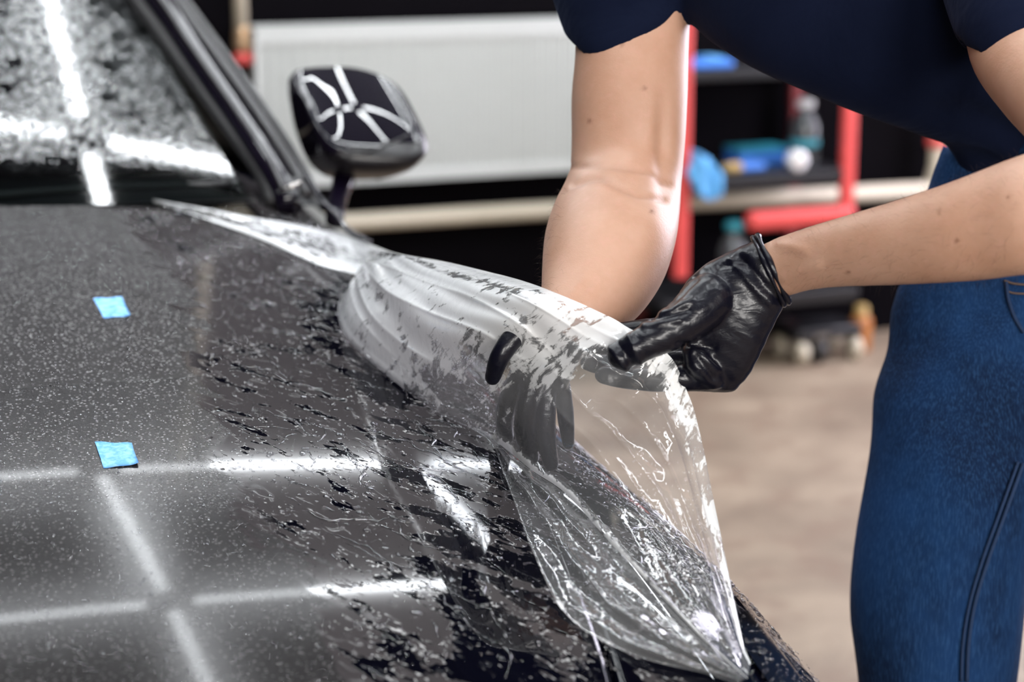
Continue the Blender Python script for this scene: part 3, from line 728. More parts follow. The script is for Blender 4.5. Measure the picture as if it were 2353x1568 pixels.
torso = [(1500, -60, 1640, -400, 2.07, .5), (1600, 30, 1830, -410, 2.03, .42), (1720, 110, 2010, -390, 1.99, .42), (1870, 175, 2180, -300, 1.98, .42), (2020, 235, 2330, -180, 2.0, .42), (2130, 280, 2440, -50, 2.04, .45), (2200, 320, 2520, 90, 2.08, .48), (2230, 400, 2530, 260, 2.12, .5)]
legpx = [(2165, 330, 2545, 420, 2.13, .55), (2128, 450, 2560, 520, 2.14, .55), (2070, 650, 2520, 680, 2.15, .62), (2037, 780, 2470, 800, 2.15, .72), (2008, 950, 2420, 950, 2.15, .85), (1987, 1120, 2390, 1120, 2.15, .95), (1963, 1300, 2360, 1300, 2.16, .95), (1957, 1420, 2345, 1420, 2.17, .95), (1972, 1568, 2330, 1568, 2.18, .95), (1990, 1900, 2300, 1900, 2.20, .95), (2015, 2250, 2275, 2250, 2.22, .95), (2030, 2440, 2262, 2440, 2.235, .95)]
def shrink(st, k): return [(s[0] * (1 - k) + s[2] * k, s[1] * (1 - k) + s[3] * k, s[2] * (1 - k) + s[0] * k, s[3] * (1 - k) + s[1] * k) + tuple(s[4:5]) + (s[5] * (1 - 0.5 * k),) for s in st]
LEG2 = A * 0.20 - B * 0.16
def moved(p, d): return p[0] + d, p[1]
leg_b = loft_px(shrink(legpx[1:], 0.14), 40, 24)
head_c = at(1600, -560, 1.72)
hf = (-UPV * 0.75 - FWD * 0.55 - RTV * 0.35); hf /= np.linalg.norm(hf)           # where the face looks: down at the work
hu = at(1600, -560, 1.72) - at(1850, -300, 1.92); hu -= hf * (hu @ hf); hu /= np.linalg.norm(hu); hr = np.cross(hu, hf)
def hp(x, y, z): return head_c + hr * x + hf * y + hu * z
skull = loft([hp(0, 0.005, -0.115), hp(0, 0.012, -0.10), hp(0, 0.01, -0.06), hp(0, 0.0, 0.0), hp(0, -0.01, 0.05), hp(0, -0.012, 0.095), hp(0, -0.012, 0.112)],
    np.array([hr * r for r in (0.015, 0.045, 0.062, 0.074, 0.073, 0.045, 0.01)]), np.array([hf * r for r in (0.03, 0.075, 0.09, 0.098, 0.094, 0.055, 0.01)]), 30, 28)
nose = capsule([hp(0, 0.088, 0.012), hp(0, 0.108, -0.022), hp(0, 0.096, -0.032)], [0.008, 0.013, 0.012], 8, 10)
ears = [capsule([hp(s * 0.075, -0.005, 0.015), hp(s * 0.080, -0.012, -0.03)], [0.014, 0.009], 6, 10) for s in (1, -1)]
lips = capsule([hp(-0.02, 0.086, -0.062), hp(0, 0.092, -0.062), hp(0.02, 0.086, -0.062)], [0.006, 0.008, 0.006], 8, 8)
neck = tube([at(1850, -250, 1.95), at(1740, -400, 1.84), hp(0, -0.02, -0.05)], [0.075, 0.062, 0.056], 12, 20)
MOLES = [(1480, 202), (1430, 100), (1355, 278), (2158, 487), (2318, 452), (1949, 627), (2198, 552), (1494, 490)]
CREASE = [[(1310, 384), (1370, 383), (1440, 388), (1500, 402), (1540, 425)], [(1318, 424), (1370, 410), (1420, 430), (1470, 452), (1530, 460)], [(1300, 440), (1340, 420), (1380, 414)]]
tone_store = {}
def crease_fn(co, no):
    x, y, d = project(co); front = (no @ FWD) < 0.15
    disp = np.zeros(len(co)); arm = (x > 1200) & (x < 1620) & (y > -20)
    for k, line in enumerate(CREASE):
        L = spline(np.array(line, float), 40)
        dd = np.min(np.hypot(x[:, None] - L[None, :, 0], y[:, None] - L[None, :, 1]), axis=1)
        disp -= np.where(front & arm, (0.0022, 0.0026, 0.001)[k] * np.exp(-(dd / 8.0) ** 2), 0)
    # forearm muscle and hollow of the elbow, biceps edge
    disp += np.where(front & arm, 0.004 * np.exp(-(((x - 1360) / 70) ** 2 + ((y - 520) / 70) ** 2)), 0)
    disp += np.where(front & arm, 0.004 * np.exp(-(((x - 1500) / 45) ** 2 + ((y - 520) / 60) ** 2)), 0)
    disp -= np.where(front & arm, 0.006 * np.exp(-(((x - 1525) / 20) ** 2 + ((y - 340) / 110) ** 2)), 0)
    # tendons at the wrist
    for (xa, ya, xb, yb) in ((1345, 640, 1285, 710), (1370, 655, 1320, 735), (1790, 560, 1850, 575), (1800, 640, 1880, 610)):
        tt = np.clip(((x - xa) * (xb - xa) + (y - ya) * (yb - ya)) / ((xb - xa) ** 2 + (yb - ya) ** 2), 0, 1)
        dd = np.hypot(x - xa - tt * (xb - xa), y - ya - tt * (yb - ya)); disp += np.where(front, 0.0016 * np.exp(-(dd / 10) ** 2), 0)
    tone = np.zeros(len(co))
    for mx, my in MOLES: tone = np.maximum(tone, np.where(front, np.exp(-(np.hypot(x - mx, y - my) / 4.5) ** 2), 0))
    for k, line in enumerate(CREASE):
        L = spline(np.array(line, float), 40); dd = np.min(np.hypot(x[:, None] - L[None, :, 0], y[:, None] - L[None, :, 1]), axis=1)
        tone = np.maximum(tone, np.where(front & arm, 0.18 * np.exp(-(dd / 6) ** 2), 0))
    tone_store['t'] = tone
    return co + no * disp[:, None]
elbow = capsule([at(2545, 420, 1.665), at(2505, 480, 1.66)], [0.052, 0.055], 8, 20)
hipA = (at(2165, 330, 2.13) + at(2545, 420, 2.13)) / 2; hipB = hipA + LEG2
pelvis = capsule([hipA + A * 0.03 - B * 0.02 + Z * 0.0, (hipA + hipB) / 2 + Z * 0.03, hipB], [0.085, 0.115, 0.10], 16, 24)
waist = capsule([hipA + A * 0.06 - B * 0.05 + Z * 0.09, hipB + Z * 0.06 - A * 0.02], [0.105, 0.105], 10, 24)
body, bco, bno = remeshed('body', [armR, armL, foreL, elbow, loft_px(torso, 30, 28), leg_b, moved(leg_b, LEG2), skull, nose, neck, lips] + ears, 0.0038, 4, M['skin'], per, crease_fn)
setattr_f(body, 'tone', tone_store['t'])
for s in (1, -1):
    ey = obj('eye', *capsule([hp(s * 0.03, 0.076, 0.010), hp(s * 0.03, 0.079, 0.010)], [0.011, 0.011], 4, 12), M['eye'], per)
    obj('iris', *capsule([hp(s * 0.03, 0.0865, 0.010), hp(s * 0.03, 0.0875, 0.010)], [0.0042, 0.0042], 4, 10), M['brown'], ey)
    obj('eyebrow', *capsule([hp(s * 0.016, 0.086, 0.028), hp(s * 0.032, 0.087, 0.033), hp(s * 0.047, 0.076, 0.028)], [0.003, 0.0036, 0.0022], 8, 8), M['hair'], per)
hv, hfaces = loft([hp(0, -0.03, -0.05), hp(0, -0.025, 0.0), hp(0, -0.018, 0.05), hp(0, -0.014, 0.10), hp(0, -0.012, 0.122)],
    np.array([hr * r for r in (0.06, 0.081, 0.081, 0.054, 0.01)]), np.array([hf * r for r in (0.055, 0.085, 0.098, 0.066, 0.01)]), 20, 24)
obj('hair', hv, hfaces, M['hair'], per)

def shirt_fn(co, no):
    x, y, d = project(co)
    w = 0.004 * np.sin((x * 0.6 + y) * 0.035 + 1.5 * np.sin(x * 0.012)) * np.exp(-((y + 10) / 120.0) ** 2) * np.exp(-((x - 1420) / 140.0) ** 2)
    w += 0.006 * np.sin((y * 1.3 - x * 0.55) * 0.045 + np.sin(x * 0.02)) * np.exp(-((x - 2250) / 110.0) ** 2) * np.exp(-((y - 320) / 90.0) ** 2)
    w += 0.002 * np.sin((x - y) * 0.012)
    return co + no * w[:, None]
sleeveR = loft_px([(1235, -190, 1640, -160, 2.08, .85), (1262, -60, 1606, -60, 2.065, .9), (1276, 0, 1586, 0, 2.055, .95), (1290, 55, 1576, 30, 2.05, 1.0, .012), (1308, 92, 1572, 50, 2.045, 1.02, .022), (1322, 94, 1566, 66, 2.045, 1.02, .036)], 26, 44)
sleeveL = loft_px([(2130, -200, 2580, -190, 1.88, .95), (2165, -60, 2560, -80, 1.85, 1.0), (2188, 30, 2530, -10, 1.815, 1.0), (2200, 78, 2515, 44, 1.80, .98, .018), (2212, 100, 2515, 60, 1.80, .98, .030)], 22, 40)
shirt_t = loft_px([(1440, -90, 1600, -430, 2.09, .55), (1572, 48, 1810, -440, 2.04, .46), (1700, 141, 2000, -410, 1.99, .46), (1850, 206, 2180, -320, 1.98, .46), (2000, 268, 2345, -190, 2.0, .46), (2110, 307, 2470, -60, 2.04, .48), (2172, 330, 2550, 80, 2.08, .52), (2202, 408, 2560, 250, 2.13, .56), (2215, 430, 2560, 300, 2.14, .56)], 40, 48)
shirt, sco, sno = remeshed('t_shirt', [sleeveR, sleeveL, shirt_t, waist], 0.005, 4, M['shirt'], per, shirt_fn)
def jean_fn(co, no):
    x, y, d = project(co)
    w = 0.0035 * np.sin(y * 0.028 + x * 0.016 + 1.2 * np.sin(x * 0.011)) * np.exp(-((y - 760) / 160.0) ** 2)
    w += 0.0015 * np.sin(y * 0.012 - x * 0.020 + np.sin(y * 0.007))
    return co + no * w[:, None]
leg_j = loft_px(legpx, 60, 40)
jeans, jco, jno = remeshed('jeans', [leg_j, moved(leg_j, LEG2), pelvis], 0.006, 6, M['denim'], per, jean_fn)
def on_front(px, py, co, no, lift):
    x, y, d = project(co); m = (np.hypot(x - px, y - py) < 26) & ((no @ FWD) < 0); 
    if not m.any(): return None
    return at(px, py, d[m].min() - lift)
for line, mat, r in (([(2352, 1065), (2310, 1180), (2270, 1290), (2240, 1390), (2226, 1480), (2222, 1566)], 'navyseam', 0.0022), ([(2340, 1062), (2297, 1180), (2257, 1290), (2228, 1390), (2213, 1480), (2209, 1566)], 'navyseam', 0.0018),
                     ([(2308, 645), (2330, 652), (2362, 655)], 'stitch', 0.0012), ([(2312, 668), (2330, 674), (2362, 676)], 'stitch', 0.0010), ([(2312, 648), (2318, 690), (2332, 730), (2353, 765)], 'navyseam', 0.002)):
    P = [on_front(x, y, jco, jno, 0.0005) for x, y in line]; P = [p for p in P if p is not None]
    if len(P) > 2: obj('seam', *tube(spline(np.array(P), 40), r, nc=6), M[mat], jeans)
foot0 = at((2030 + 2262) / 2, 2440, 2.235)
for d_ in (np.zeros(3), LEG2):
    c = (foot0 + d_) * np.array([1, 1, 0]); fwd_ = -(A * 0.8 + B * 0.6)
    sr = np.cross(Z, fwd_)
    V, Fs = loft([c - fwd_ * 0.07 + Z * 0.045, c - fwd_ * 0.05 + Z * 0.05, c + Z * 0.055, c + fwd_ * 0.08 + Z * 0.042, c + fwd_ * 0.15 + Z * 0.033, c + fwd_ * 0.185 + Z * 0.028],
        np.array([sr * r for r in (0.02, 0.036, 0.042, 0.046, 0.042, 0.015)]), np.array([Z * r for r in (0.03, 0.044, 0.052, 0.039, 0.03, 0.018)]), 26, 24, 2.6)
    sh_ = obj('shoe', V, Fs, M['brown'], per)
    obj('sole', *loft([c - fwd_ * 0.075 + Z * 0.008, c + Z * 0.008, c + fwd_ * 0.10 + Z * 0.008, c + fwd_ * 0.19 + Z * 0.008], np.array([sr * r for r in (0.03, 0.043, 0.048, 0.02)]), np.array([Z * 0.008] * 4), 16, 20, 4), M['rubber'], sh_)

# gloves: one continuous surface each, five fingers
def px_r(r, d): return r * d / F
def finger(pts, d0=None):
    """pts (x,y,depth,radius in picture points)"""
    return capsule([at(x, y, d) for x, y, d, r in pts], [px_r(r, d) for x, y, d, r in pts], 22, 18)
palmL = loft_px([(1742, 548, 1808, 690, 1.795, .72), (1716, 560, 1797, 712, 1.797, .70), (1672, 580, 1770, 765, 1.80, .60), (1620, 608, 1742, 825, 1.80, .52), (1570, 655, 1712, 875, 1.805, .48), (1545, 712, 1668, 900, 1.81, .46), (1560, 775, 1630, 893, 1.815, .5)], 36, 34, 2.2)
thumbL = finger([(1625, 690, 1.785, 62), (1580, 730, 1.772, 56), (1530, 765, 1.762, 46), (1480, 790, 1.758, 40), (1432, 815, 1.758, 37)])
idxL = finger([(1670, 868, 1.81, 36), (1600, 868, 1.80, 33), (1520, 872, 1.795, 30), (1440, 868, 1.80, 27), (1388, 862, 1.805, 22)])
midL = finger([(1650, 840, 1.83, 34), (1560, 835, 1.825, 31), (1460, 838, 1.82, 28), (1375, 836, 1.825, 24), (1352, 834, 1.828, 20)])
rinL = finger([(1640, 800, 1.85, 33), (1550, 795, 1.845, 30), (1450, 800, 1.84, 27), (1372, 800, 1.845, 23), (1350, 798, 1.848, 19)])
pinL = finger([(1630, 750, 1.86, 30), (1550, 748, 1.86, 27), (1460, 760, 1.86, 24), (1390, 764, 1.86, 20), (1368, 762, 1.862, 17)])
foldL = finger([(1592, 800, 1.79, 26), (1606, 840, 1.785, 30), (1640, 872, 1.795, 26)])
WRK = [(1535, 705, 1600, 640), (1520, 722, 1590, 690), (1500, 735, 1580, 712), (1480, 748, 1560, 735), (1560, 790, 1640, 800), (1590, 800, 1650, 850), (1600, 815, 1640, 870), (1400, 800, 1440, 850), (1420, 790, 1455, 840), (1445, 775, 1470, 830), (1700, 590, 1790, 690), (1680, 600, 1770, 700), (1655, 612, 1710, 600)]
def glove_fn(co, no):
    x, y, d = project(co); w = np.zeros(len(co)); front = (no @ FWD) < 0.3
    for i, (xa, ya, xb, yb) in enumerate(WRK):
        tt = np.clip(((x - xa) * (xb - xa) + (y - ya) * (yb - ya)) / ((xb - xa) ** 2 + (yb - ya) ** 2), 0, 1)
        dd = np.hypot(x - xa - tt * (xb - xa), y - ya - tt * (yb - ya)); w += np.where(front, (0.0022 if i % 2 else -0.0024) * np.exp(-(dd / 7.5) ** 2), 0)
    w += 0.00018 * np.sin(co[:, 2] * 420 + co[:, 0] * 160 + 2 * np.sin(co[:, 0] * 90))
    return co + no * w[:, None]
gl1, gco, gno = remeshed('glove', [palmL, thumbL, idxL, midL, rinL, pinL, foldL], 0.0022, 4, M['glove'], per, glove_fn)
gl1['label'] = 'wet black glove pinching the film edge'
def cuff(c0, ax, bx, parent, r=0.0028):
    n = 40; P = [c0 + ax * math.cos(a) * (1 + 0.03 * math.sin(5 * a)) + bx * math.sin(a) for a in np.linspace(0, 2 * math.pi, n)]
    return obj('rolled_cuff', *tube(P, [r * (1 + 0.35 * math.sin(7 * i)) for i in range(n)], nc=8), M['glove'], parent)
L_, R_ = at(1742, 546, 1.795), at(1810, 692, 1.795); a_ = (R_ - L_) / 2 * 1.02
t_ = at(1690, 660, 1.80) - (L_ + R_) / 2; b_ = np.cross(t_, a_); b_ = b_ / np.linalg.norm(b_) * np.linalg.norm(a_) * 0.76
cuff((L_ + R_) / 2, a_, b_, gl1); cuff((L_ + R_) / 2 + t_ * 0.12, a_ * 1.03, b_ * 1.05, gl1, 0.002)

palmR = loft_px([(1222, 700, 1350, 800, 1.868, .62), (1205, 735, 1325, 845, 1.872, .55), (1180, 780, 1315, 865, 1.885, .42), (1175, 820, 1305, 890, 1.895, .36), (1180, 855, 1290, 905, 1.90, .32)], 26, 28, 2.2)
thR = finger([(1245, 745, 1.85, 32), (1210, 748, 1.832, 27), (1178, 778, 1.824, 26), (1148, 822, 1.822, 24), (1132, 868, 1.836, 19)])
f1R = finger([(1195, 860, 1.895, 26), (1172, 910, 1.91, 24), (1160, 960, 1.935, 22), (1164, 1005, 1.96, 18)])
f2R = finger([(1222, 880, 1.89, 27), (1208, 940, 1.89, 25), (1206, 1005, 1.90, 23), (1222, 1050, 1.915, 19)])
f3R = finger([(1256, 880, 1.895, 26), (1254, 945, 1.89, 24), (1256, 1010, 1.895, 23), (1266, 1066, 1.905, 19)])
f4R = finger([(1286, 870, 1.905, 23), (1296, 925, 1.91, 21), (1302, 980, 1.915, 19), (1306, 1020, 1.925, 15)])
gl2, _, _ = remeshed('glove', [palmR, thR, f1R, f2R, f3R, f4R], 0.0025, 3, M['glove'], per)
gl2['label'] = 'black glove under the lifted film'

# short dark hairs on the arms: too many to count, one part
hv, hfc = [], []
x, y, d = project(bco)
sil = np.where((((x > 1235) & (x < 1300) & (y > 430) & (y < 680)) | ((x > 1800) & (x < 2353) & (y > 340) & (y < 660) & (d < 1.85))) & ((bno @ FWD) < 0.45))[0]
for k in RNG.choice(sil, min(700, len(sil)), replace=False):
    n_ = bno[k]; dr = n_ * 0.55 + UPV * (-0.4) * (1 if x[k] < 1400 else 0.2) - RTV * (0.35 if x[k] > 1400 else 0.1) + RNG.normal(0, 0.4, 3); dr /= np.linalg.norm(dr)
    L0 = 0.007 + 0.006 * RNG.random(); p0 = bco[k]; s_ = np.cross(dr, n_); s_ = s_ / (np.linalg.norm(s_) + 1e-9) * 0.00005; m_ = p0 + dr * L0 * 0.5; e_ = p0 + dr * L0 - UPV * L0 * 0.2
    o = len(hv); t3 = np.cross(s_, dr); t3 = t3 / (np.linalg.norm(t3) + 1e-9) * 0.00005
    hv += [p0 + s_, p0 - s_, p0 + t3, m_ + s_, m_ - s_, m_ + t3, e_]; hfc += [(o, o + 1, o + 4, o + 3), (o + 1, o + 2, o + 5, o + 4), (o + 2, o, o + 3, o + 5), (o + 3, o + 4, o + 6), (o + 4, o + 5, o + 6), (o + 5, o + 3, o + 6)]
ah = obj('arm_hair', np.array(hv), hfc, M['hair'], per); ah['kind'] = 'stuff'

# ------------------------------------------------------------------ tape pieces on the bonnet
def tape(corners, label):
    Q = [hit(*c)[0] for c in corners]; n = 12; V = []
    for i in range(n):
        for j in range(n):
            s, t = i / (n - 1), j / (n - 1)
            p = (Q[0] * (1 - s) + Q[1] * s) * (1 - t) + (Q[3] * (1 - s) + Q[2] * s) * t
            u, v = p @ A, p @ B; e = 0.0012 + 0.0005 * math.sin(9 * s + 4 * t) + (0.002 * max(0, s + t - 1.5) * 2)
            if i in (0, n - 1): p = p + B * RNG.normal(0, 0.0007)
            V.append(W(p @ A, p @ B, float(zcar(u, v)) + e))
    V = np.array(V); m = len(V); V2 = np.vstack([V, V - Z * 0.0006]); fs = grid_faces(n, n) + [tuple(reversed([i + m for i in f])) for f in grid_faces(n, n)]
    rim_ = [i for i in range(n)] + [i * n + n - 1 for i in range(1, n)] + [(n - 1) * n + j for j in range(n - 2, -1, -1)] + [i * n for i in range(n - 2, 0, -1)]
    fs += [(rim_[k], rim_[(k + 1) % len(rim_)], rim_[(k + 1) % len(rim_)] + m, rim_[k] + m) for k in range(len(rim_))]
    return tag(obj('masking_tape', V2, fs, M['tape']), label, 'tape', 'blue tape squares on the bonnet')
tape([(214, 688), (281, 685), (300, 730), (238, 732)], 'blue tape square on the bonnet nearer the windscreen, with a darker folded corner')
tape([(218, 1019), (303, 1021), (319, 1071), (238, 1077)], 'blue tape square on the bonnet farther from the windscreen, evenly pale')

# ------------------------------------------------------------------ water on the car
dome_n = 8
def domes(P, N, R, hgt):
    V, Fc = [], []
    for p, n, r in zip(P, N, R):
        x_ = np.cross(n, [0.2, 0.9, 0.3]); x_ /= np.linalg.norm(x_); y_ = np.cross(n, x_); o = len(V); st = 1 + 0.5 * RNG.random(); an = RNG.random() * 6.3
        x2, y2 = x_ * math.cos(an) + y_ * math.sin(an), y_ * math.cos(an) - x_ * math.sin(an)
        for rr, hh in ((1.0, -0.1), (0.85, 0.55), (0.5, 0.9)):
            for k in range(dome_n):
                a = 2 * math.pi * k / dome_n; V.append(p + (x2 * math.cos(a) * st + y2 * math.sin(a)) * r * rr + n * r * hgt * hh)
        V.append(p + n * r * hgt)
        for i in range(2):
            for k in range(dome_n): Fc.append((o + i * dome_n + k, o + i * dome_n + (k + 1) % dome_n, o + (i + 1) * dome_n + (k + 1) % dome_n, o + (i + 1) * dome_n + k))
        for k in range(dome_n): Fc.append((o + 2 * dome_n + k, o + 2 * dome_n + (k + 1) % dome_n, o + 3 * dome_n))
    return np.array(V), Fc
def snorm(u, v, e=0.003):
    n = -A * float((zcar(u + e, v) - zcar(u - e, v)) / (2 * e)) - B * float((zcar(u, v + e) - zcar(u, v - e)) / (2 * e)) + Z; return n / np.linalg.norm(n)
P, N, R = [], [], []
while len(P) < 15000:
    px, py = RNG.uniform(60, 1900), RNG.uniform(480, 1568)
    u, v = RNG.uniform(0.1, 0.90), RNG.uniform(1.36, 2.68); wv = float(wetness(u, v))
    if RNG.random() > (0.9 if wv < 0.5 else 0.55): continue
    if u > float(ue(v)) - 0.004: continue
    P.append(surf(u, v)); N.append(snorm(u, v)); R.append(min(0.0034, 0.0005 + 0.0006 * RNG.exponential()) if wv > 0.5 else min(0.0016, 0.0005 + 0.00022 * RNG.exponential()))
for _ in range(900):                                   # the front corner of the wing and its lamp
    v = RNG.uniform(1.30, 1.72); u = float(ue(v)) - RNG.uniform(0.004, 0.13)
    P.append(surf(u, v, 0.0045 if v < 1.46 else 0.0)); N.append(snorm(u, v)); R.append(min(0.0028, 0.0007 + 0.0006 * RNG.exponential()))
V, Fc = domes(P, N, R, 0.55)
wd = obj('water_drop', V, Fc, M['water']); tag(wd, 'beads of water scattered over the wet dark bonnet and wing', 'water', kind='stuff')
# runs of water: wavy flattened threads following the slope
parts = []
fdir = (A * 0.72 - B * 0.69)
def run(u, v, L, r, wig):
    pts = []; ang = RNG.normal(0, 0.25); n = max(6, int(L / 0.004)); uu, vv = u, v
    for k in range(n):
        ang = 0.86 * ang + RNG.normal(0, wig); d_ = A * math.cos(math.radians(-60) + ang) + B * math.sin(math.radians(-60) + ang)
        uu += (d_ @ A) * L / n; vv += (d_ @ B) * L / n
        if uu > float(ue(vv)) - 0.006 or vv < 1.3: break
        pts.append(surf(uu, vv, 0.0001))
    if len(pts) < 4: return
    k = len(pts); rr = [r * (0.35 + 0.65 * math.sin(math.pi * (i + 0.4) / k)) * (0.6 + 0.8 * RNG.random()) for i in range(k)]
    parts.append(tube(pts, rr, nc=6, flat=1.0))
c_ = 0
while c_ < 260:
    u, v = RNG.uniform(0.3, 0.86), RNG.uniform(1.4, 2.55)
    if float(wetness(u, v)) < 0.75: continue
    c_ += 1; run(u, v, RNG.uniform(0.012, 0.05) if RNG.random() < .6 else RNG.uniform(0.06, 0.16), RNG.uniform(0.0006, 0.0016), 0.28)
V, Fc = join(parts)
wr_ = obj('water_run', V, Fc, M['water']); tag(wr_, 'thin winding runs of water on the pressed-out side of the bonnet', 'water', kind='stuff')

# ------------------------------------------------------------------ background: radiator, pipes
def wp(px, py, off=0.0): u, v, z = uvz(onplane(px, py, VW - off)); return u, z
u0_, zt = wp(590, 68, 0.11); _, zb = wp(590, 437, 0.11); u1_, _ = wp(1420, 200, 0.11)
rad = thing('radiator', 'white panel radiator with upright ribs hung on the black wall', 'radiator', W((u0_ + u1_) / 2, VW - 0.07, zb))
nrib = int((u1_ - u0_) / 0.033); vf, vb = VW - 0.11, VW - 0.04
us, dv = [], []
for k in range(nrib):
    a = u0_ + (u1_ - u0_) * k / nrib; s = (u1_ - u0_) / nrib
    us += [a, a + s * 0.3, a + s * 0.42, a + s * 0.88]; dv += [0, 0, 0.010, 0.010]
us.append(u1_); dv.append(0)
rows_ = []
for z, k in ((zb, 0), (zb + 0.022, 0), (zb + 0.035, 1), (zt - 0.05, 1), (zt - 0.035, 0), (zt, 0)):
    rows_ += [W(u, vf + d_ * k, z) for u, d_ in zip(us, dv)]
obj('front_panel', rows_, grid_faces(6, len(us)), M['white'], rad, smooth=False)
obj('back_panel', *box((u0_ + u1_) / 2, vb + 0.005, (zb + zt) / 2, u1_ - u0_, 0.012, zt - zb - 0.02), M['white'], rad, smooth=False)
for e in (u0_ - 0.004, u1_ + 0.004): bevel(obj('side_panel', *box(e, (vf + vb) / 2, (zb + zt) / 2 + 0.004, 0.008, vb - vf + 0.012, zt - zb + 0.006), M['white'], rad, smooth=False), 0.003)
gr = obj('top_grille', *join([box((u0_ + u1_) / 2, vf + 0.006, zt + 0.003, u1_ - u0_, 0.010, 0.008), box((u0_ + u1_) / 2, vb, zt + 0.003, u1_ - u0_, 0.010, 0.008)]), M['white'], rad, smooth=False)
for k in range(nrib): obj('grille_bar', *box(u0_ + (k + .5) * (u1_ - u0_) / nrib, (vf + vb) / 2, zt + 0.003, 0.012, vb - vf, 0.005), M['white'], gr, smooth=False)
for k in (0.15, 0.85): obj('bracket', *box(u0_ + k * (u1_ - u0_), VW - 0.018, zb + 0.1, 0.03, 0.034, 0.2), M['white'], rad, smooth=False)
uu_, zz_ = wp(558, 105, 0.075)
feed = thing('heating_pipe', 'cream upright pipe feeding the top of the radiator, with a red handled valve', 'pipe', W(uu_, VW - 0.075, zz_ - 0.05))
obj('pipe', *tube([W(uu_ - 0.004, VW - 0.075, zz_ + 0.02), W(uu_ - 0.006, VW - 0.075, zz_ + 0.8), W(uu_ - 0.006, VW - 0.075, 3.04)], 0.019, 6, 14), M['cream'], feed)
obj('elbow', *join([capsule([W(uu_, VW - 0.075, zz_ + 0.035), W(uu_, VW - 0.075, zz_)], [0.024, 0.026], 6, 14), capsule([W(uu_, VW - 0.075, zz_), W(u0_ - 0.007, VW - 0.075, zz_)], [0.020, 0.020], 6, 14)]), M['brass'], feed)
obj('valve', *lathe(W(uu_, VW - 0.075, zz_ - 0.05), [(0.004, 0), (0.024, 0.002), (0.028, 0.010), (0.028, 0.026), (0.018, 0.032), (0.016, 0.045)], 14), M['red'], feed)
pl, pr = wp(790, 512, 0.06), wp(2140, 436, 0.06)
low = thing('heating_pipe', 'long cream pipe running level along the black wall below the radiator, rising behind the person', 'pipe', W((pl[0] + pr[0]) / 2, VW - 0.06, pl[1] - 0.03))
zl = (pl[1] + pr[1]) / 2
obj('pipe', *tube([W(-3.0, VW - 0.06, pl[1]), W(pl[0], VW - 0.06, pl[1]), W(pr[0], VW - 0.06, pr[1])], 0.025, 8, 16), M['cream'], low)
obj('elbow', *capsule([W(pr[0] - 0.02, VW - 0.06, pr[1]), W(pr[0] + 0.01, VW - 0.06, pr[1] + 0.005), W(pr[0] + 0.015, VW - 0.06, pr[1] + 0.05)], [0.029, 0.031, 0.029], 10, 14), M['cream'], low)
obj('riser', *tube([W(pr[0] + 0.015, VW - 0.06, pr[1] + 0.02), W(pr[0] + 0.015, VW - 0.06, pr[1] + 0.12), W(pr[0] + 0.015, VW - 0.06, 3.04)], 0.024, 5, 14), M['cream'], low)
obj('valve', *lathe(W(pr[0] + 0.015, VW - 0.06, pr[1] + 0.13), [(0.02, 0), (0.034, 0.005), (0.036, 0.03), (0.02, 0.035)], 14), M['red'], low)
for k in (0.0, 0.45, 0.9):
    uq = pl[0] + k * (pr[0] - pl[0]); zq = pl[1] + k * (pr[1] - pl[1]); obj('pipe_clip', *box(uq, VW - 0.018, zq, 0.02, 0.034, 0.03), M['steel'], low, smooth=False)

# ------------------------------------------------------------------ background: red tool trolley and what it carries
VT = 4.76; VTB = 5.06
def tp(px, py, v=VT): u, _, z = uvz(onplane(px, py, v)); return u, z
ul, zl1 = tp(1562, 640); ur, zr1 = tp(1952, 250); _, zsh = tp(1760, 398); _, ztop = tp(1640, 160); _, zbar = tp(1840, 500); _, zlow = tp(1840, 668)
tro = thing('tool_trolley', 'red and black tool trolley with open shelves on castors against the wall', 'trolley', W((ul + ur) / 2, (VT + VTB) / 2, 0))
for u, v, m, za, zb_ in ((ul, VT, 'red', zl1, ztop + 0.25), (ur, VT, 'red', zbar, ztop + 0.25), (ul + 0.02, VTB, 'darkred', 0.12, ztop + 0.25), (ur - 0.0, VTB, 'darkred', 0.12, ztop + 0.25)):
    bevel(obj('post', *box(u, v, (za + zb_) / 2, 0.042, 0.03, zb_ - za), M[m], tro, smooth=False), 0.008, 3)
um, _ = tp(1716, 500)
bevel(obj('tray_rail', *box((um + ur) / 2 + 0.01, VT - 0.005, zbar, ur - um + 0.03, 0.05, 0.055), M['red'], tro, smooth=False), 0.02, 4)
bevel(obj('shelf', *box((ul + ur) / 2, (VT + VTB) / 2, zsh - 0.02, ur - ul + 0.02, VTB - VT + 0.02, 0.04), M['black'], tro, smooth=False), 0.006)
bevel(obj('shelf', *box((ul + ur) / 2, (VT + VTB) / 2, ztop - 0.015, ur - ul + 0.02, VTB - VT + 0.02, 0.03), M['black'], tro, smooth=False), 0.006)
bevel(obj('shelf', *box((ul + ur) / 2, (VT + VTB) / 2, zlow - 0.02, ur - ul + 0.1, VTB - VT + 0.02, 0.04), M['black'], tro, smooth=False), 0.006)
for u in (ul + 0.05, ur - 0.05):
    for v in (VT + 0.04, VTB - 0.06):
        cs = obj('castor', *join([box(u, v, 0.085, 0.05, 0.05, 0.012), box(u - 0.022, v, 0.06, 0.005, 0.04, 0.05), box(u + 0.022, v, 0.06, 0.005, 0.04, 0.05)]), M['steel'], tro, smooth=False)
        obj('wheel', *lathe(W(u - 0.016, v, 0.037), [(0.01, 0), (0.034, 0.002), (0.037, 0.008), (0.037, 0.024), (0.034, 0.030), (0.01, 0.032)], 18, A), M['rubber'], cs)

def on_shelf(px, z, v): u, _, _ = uvz(onplane(px, 400, v)); return u
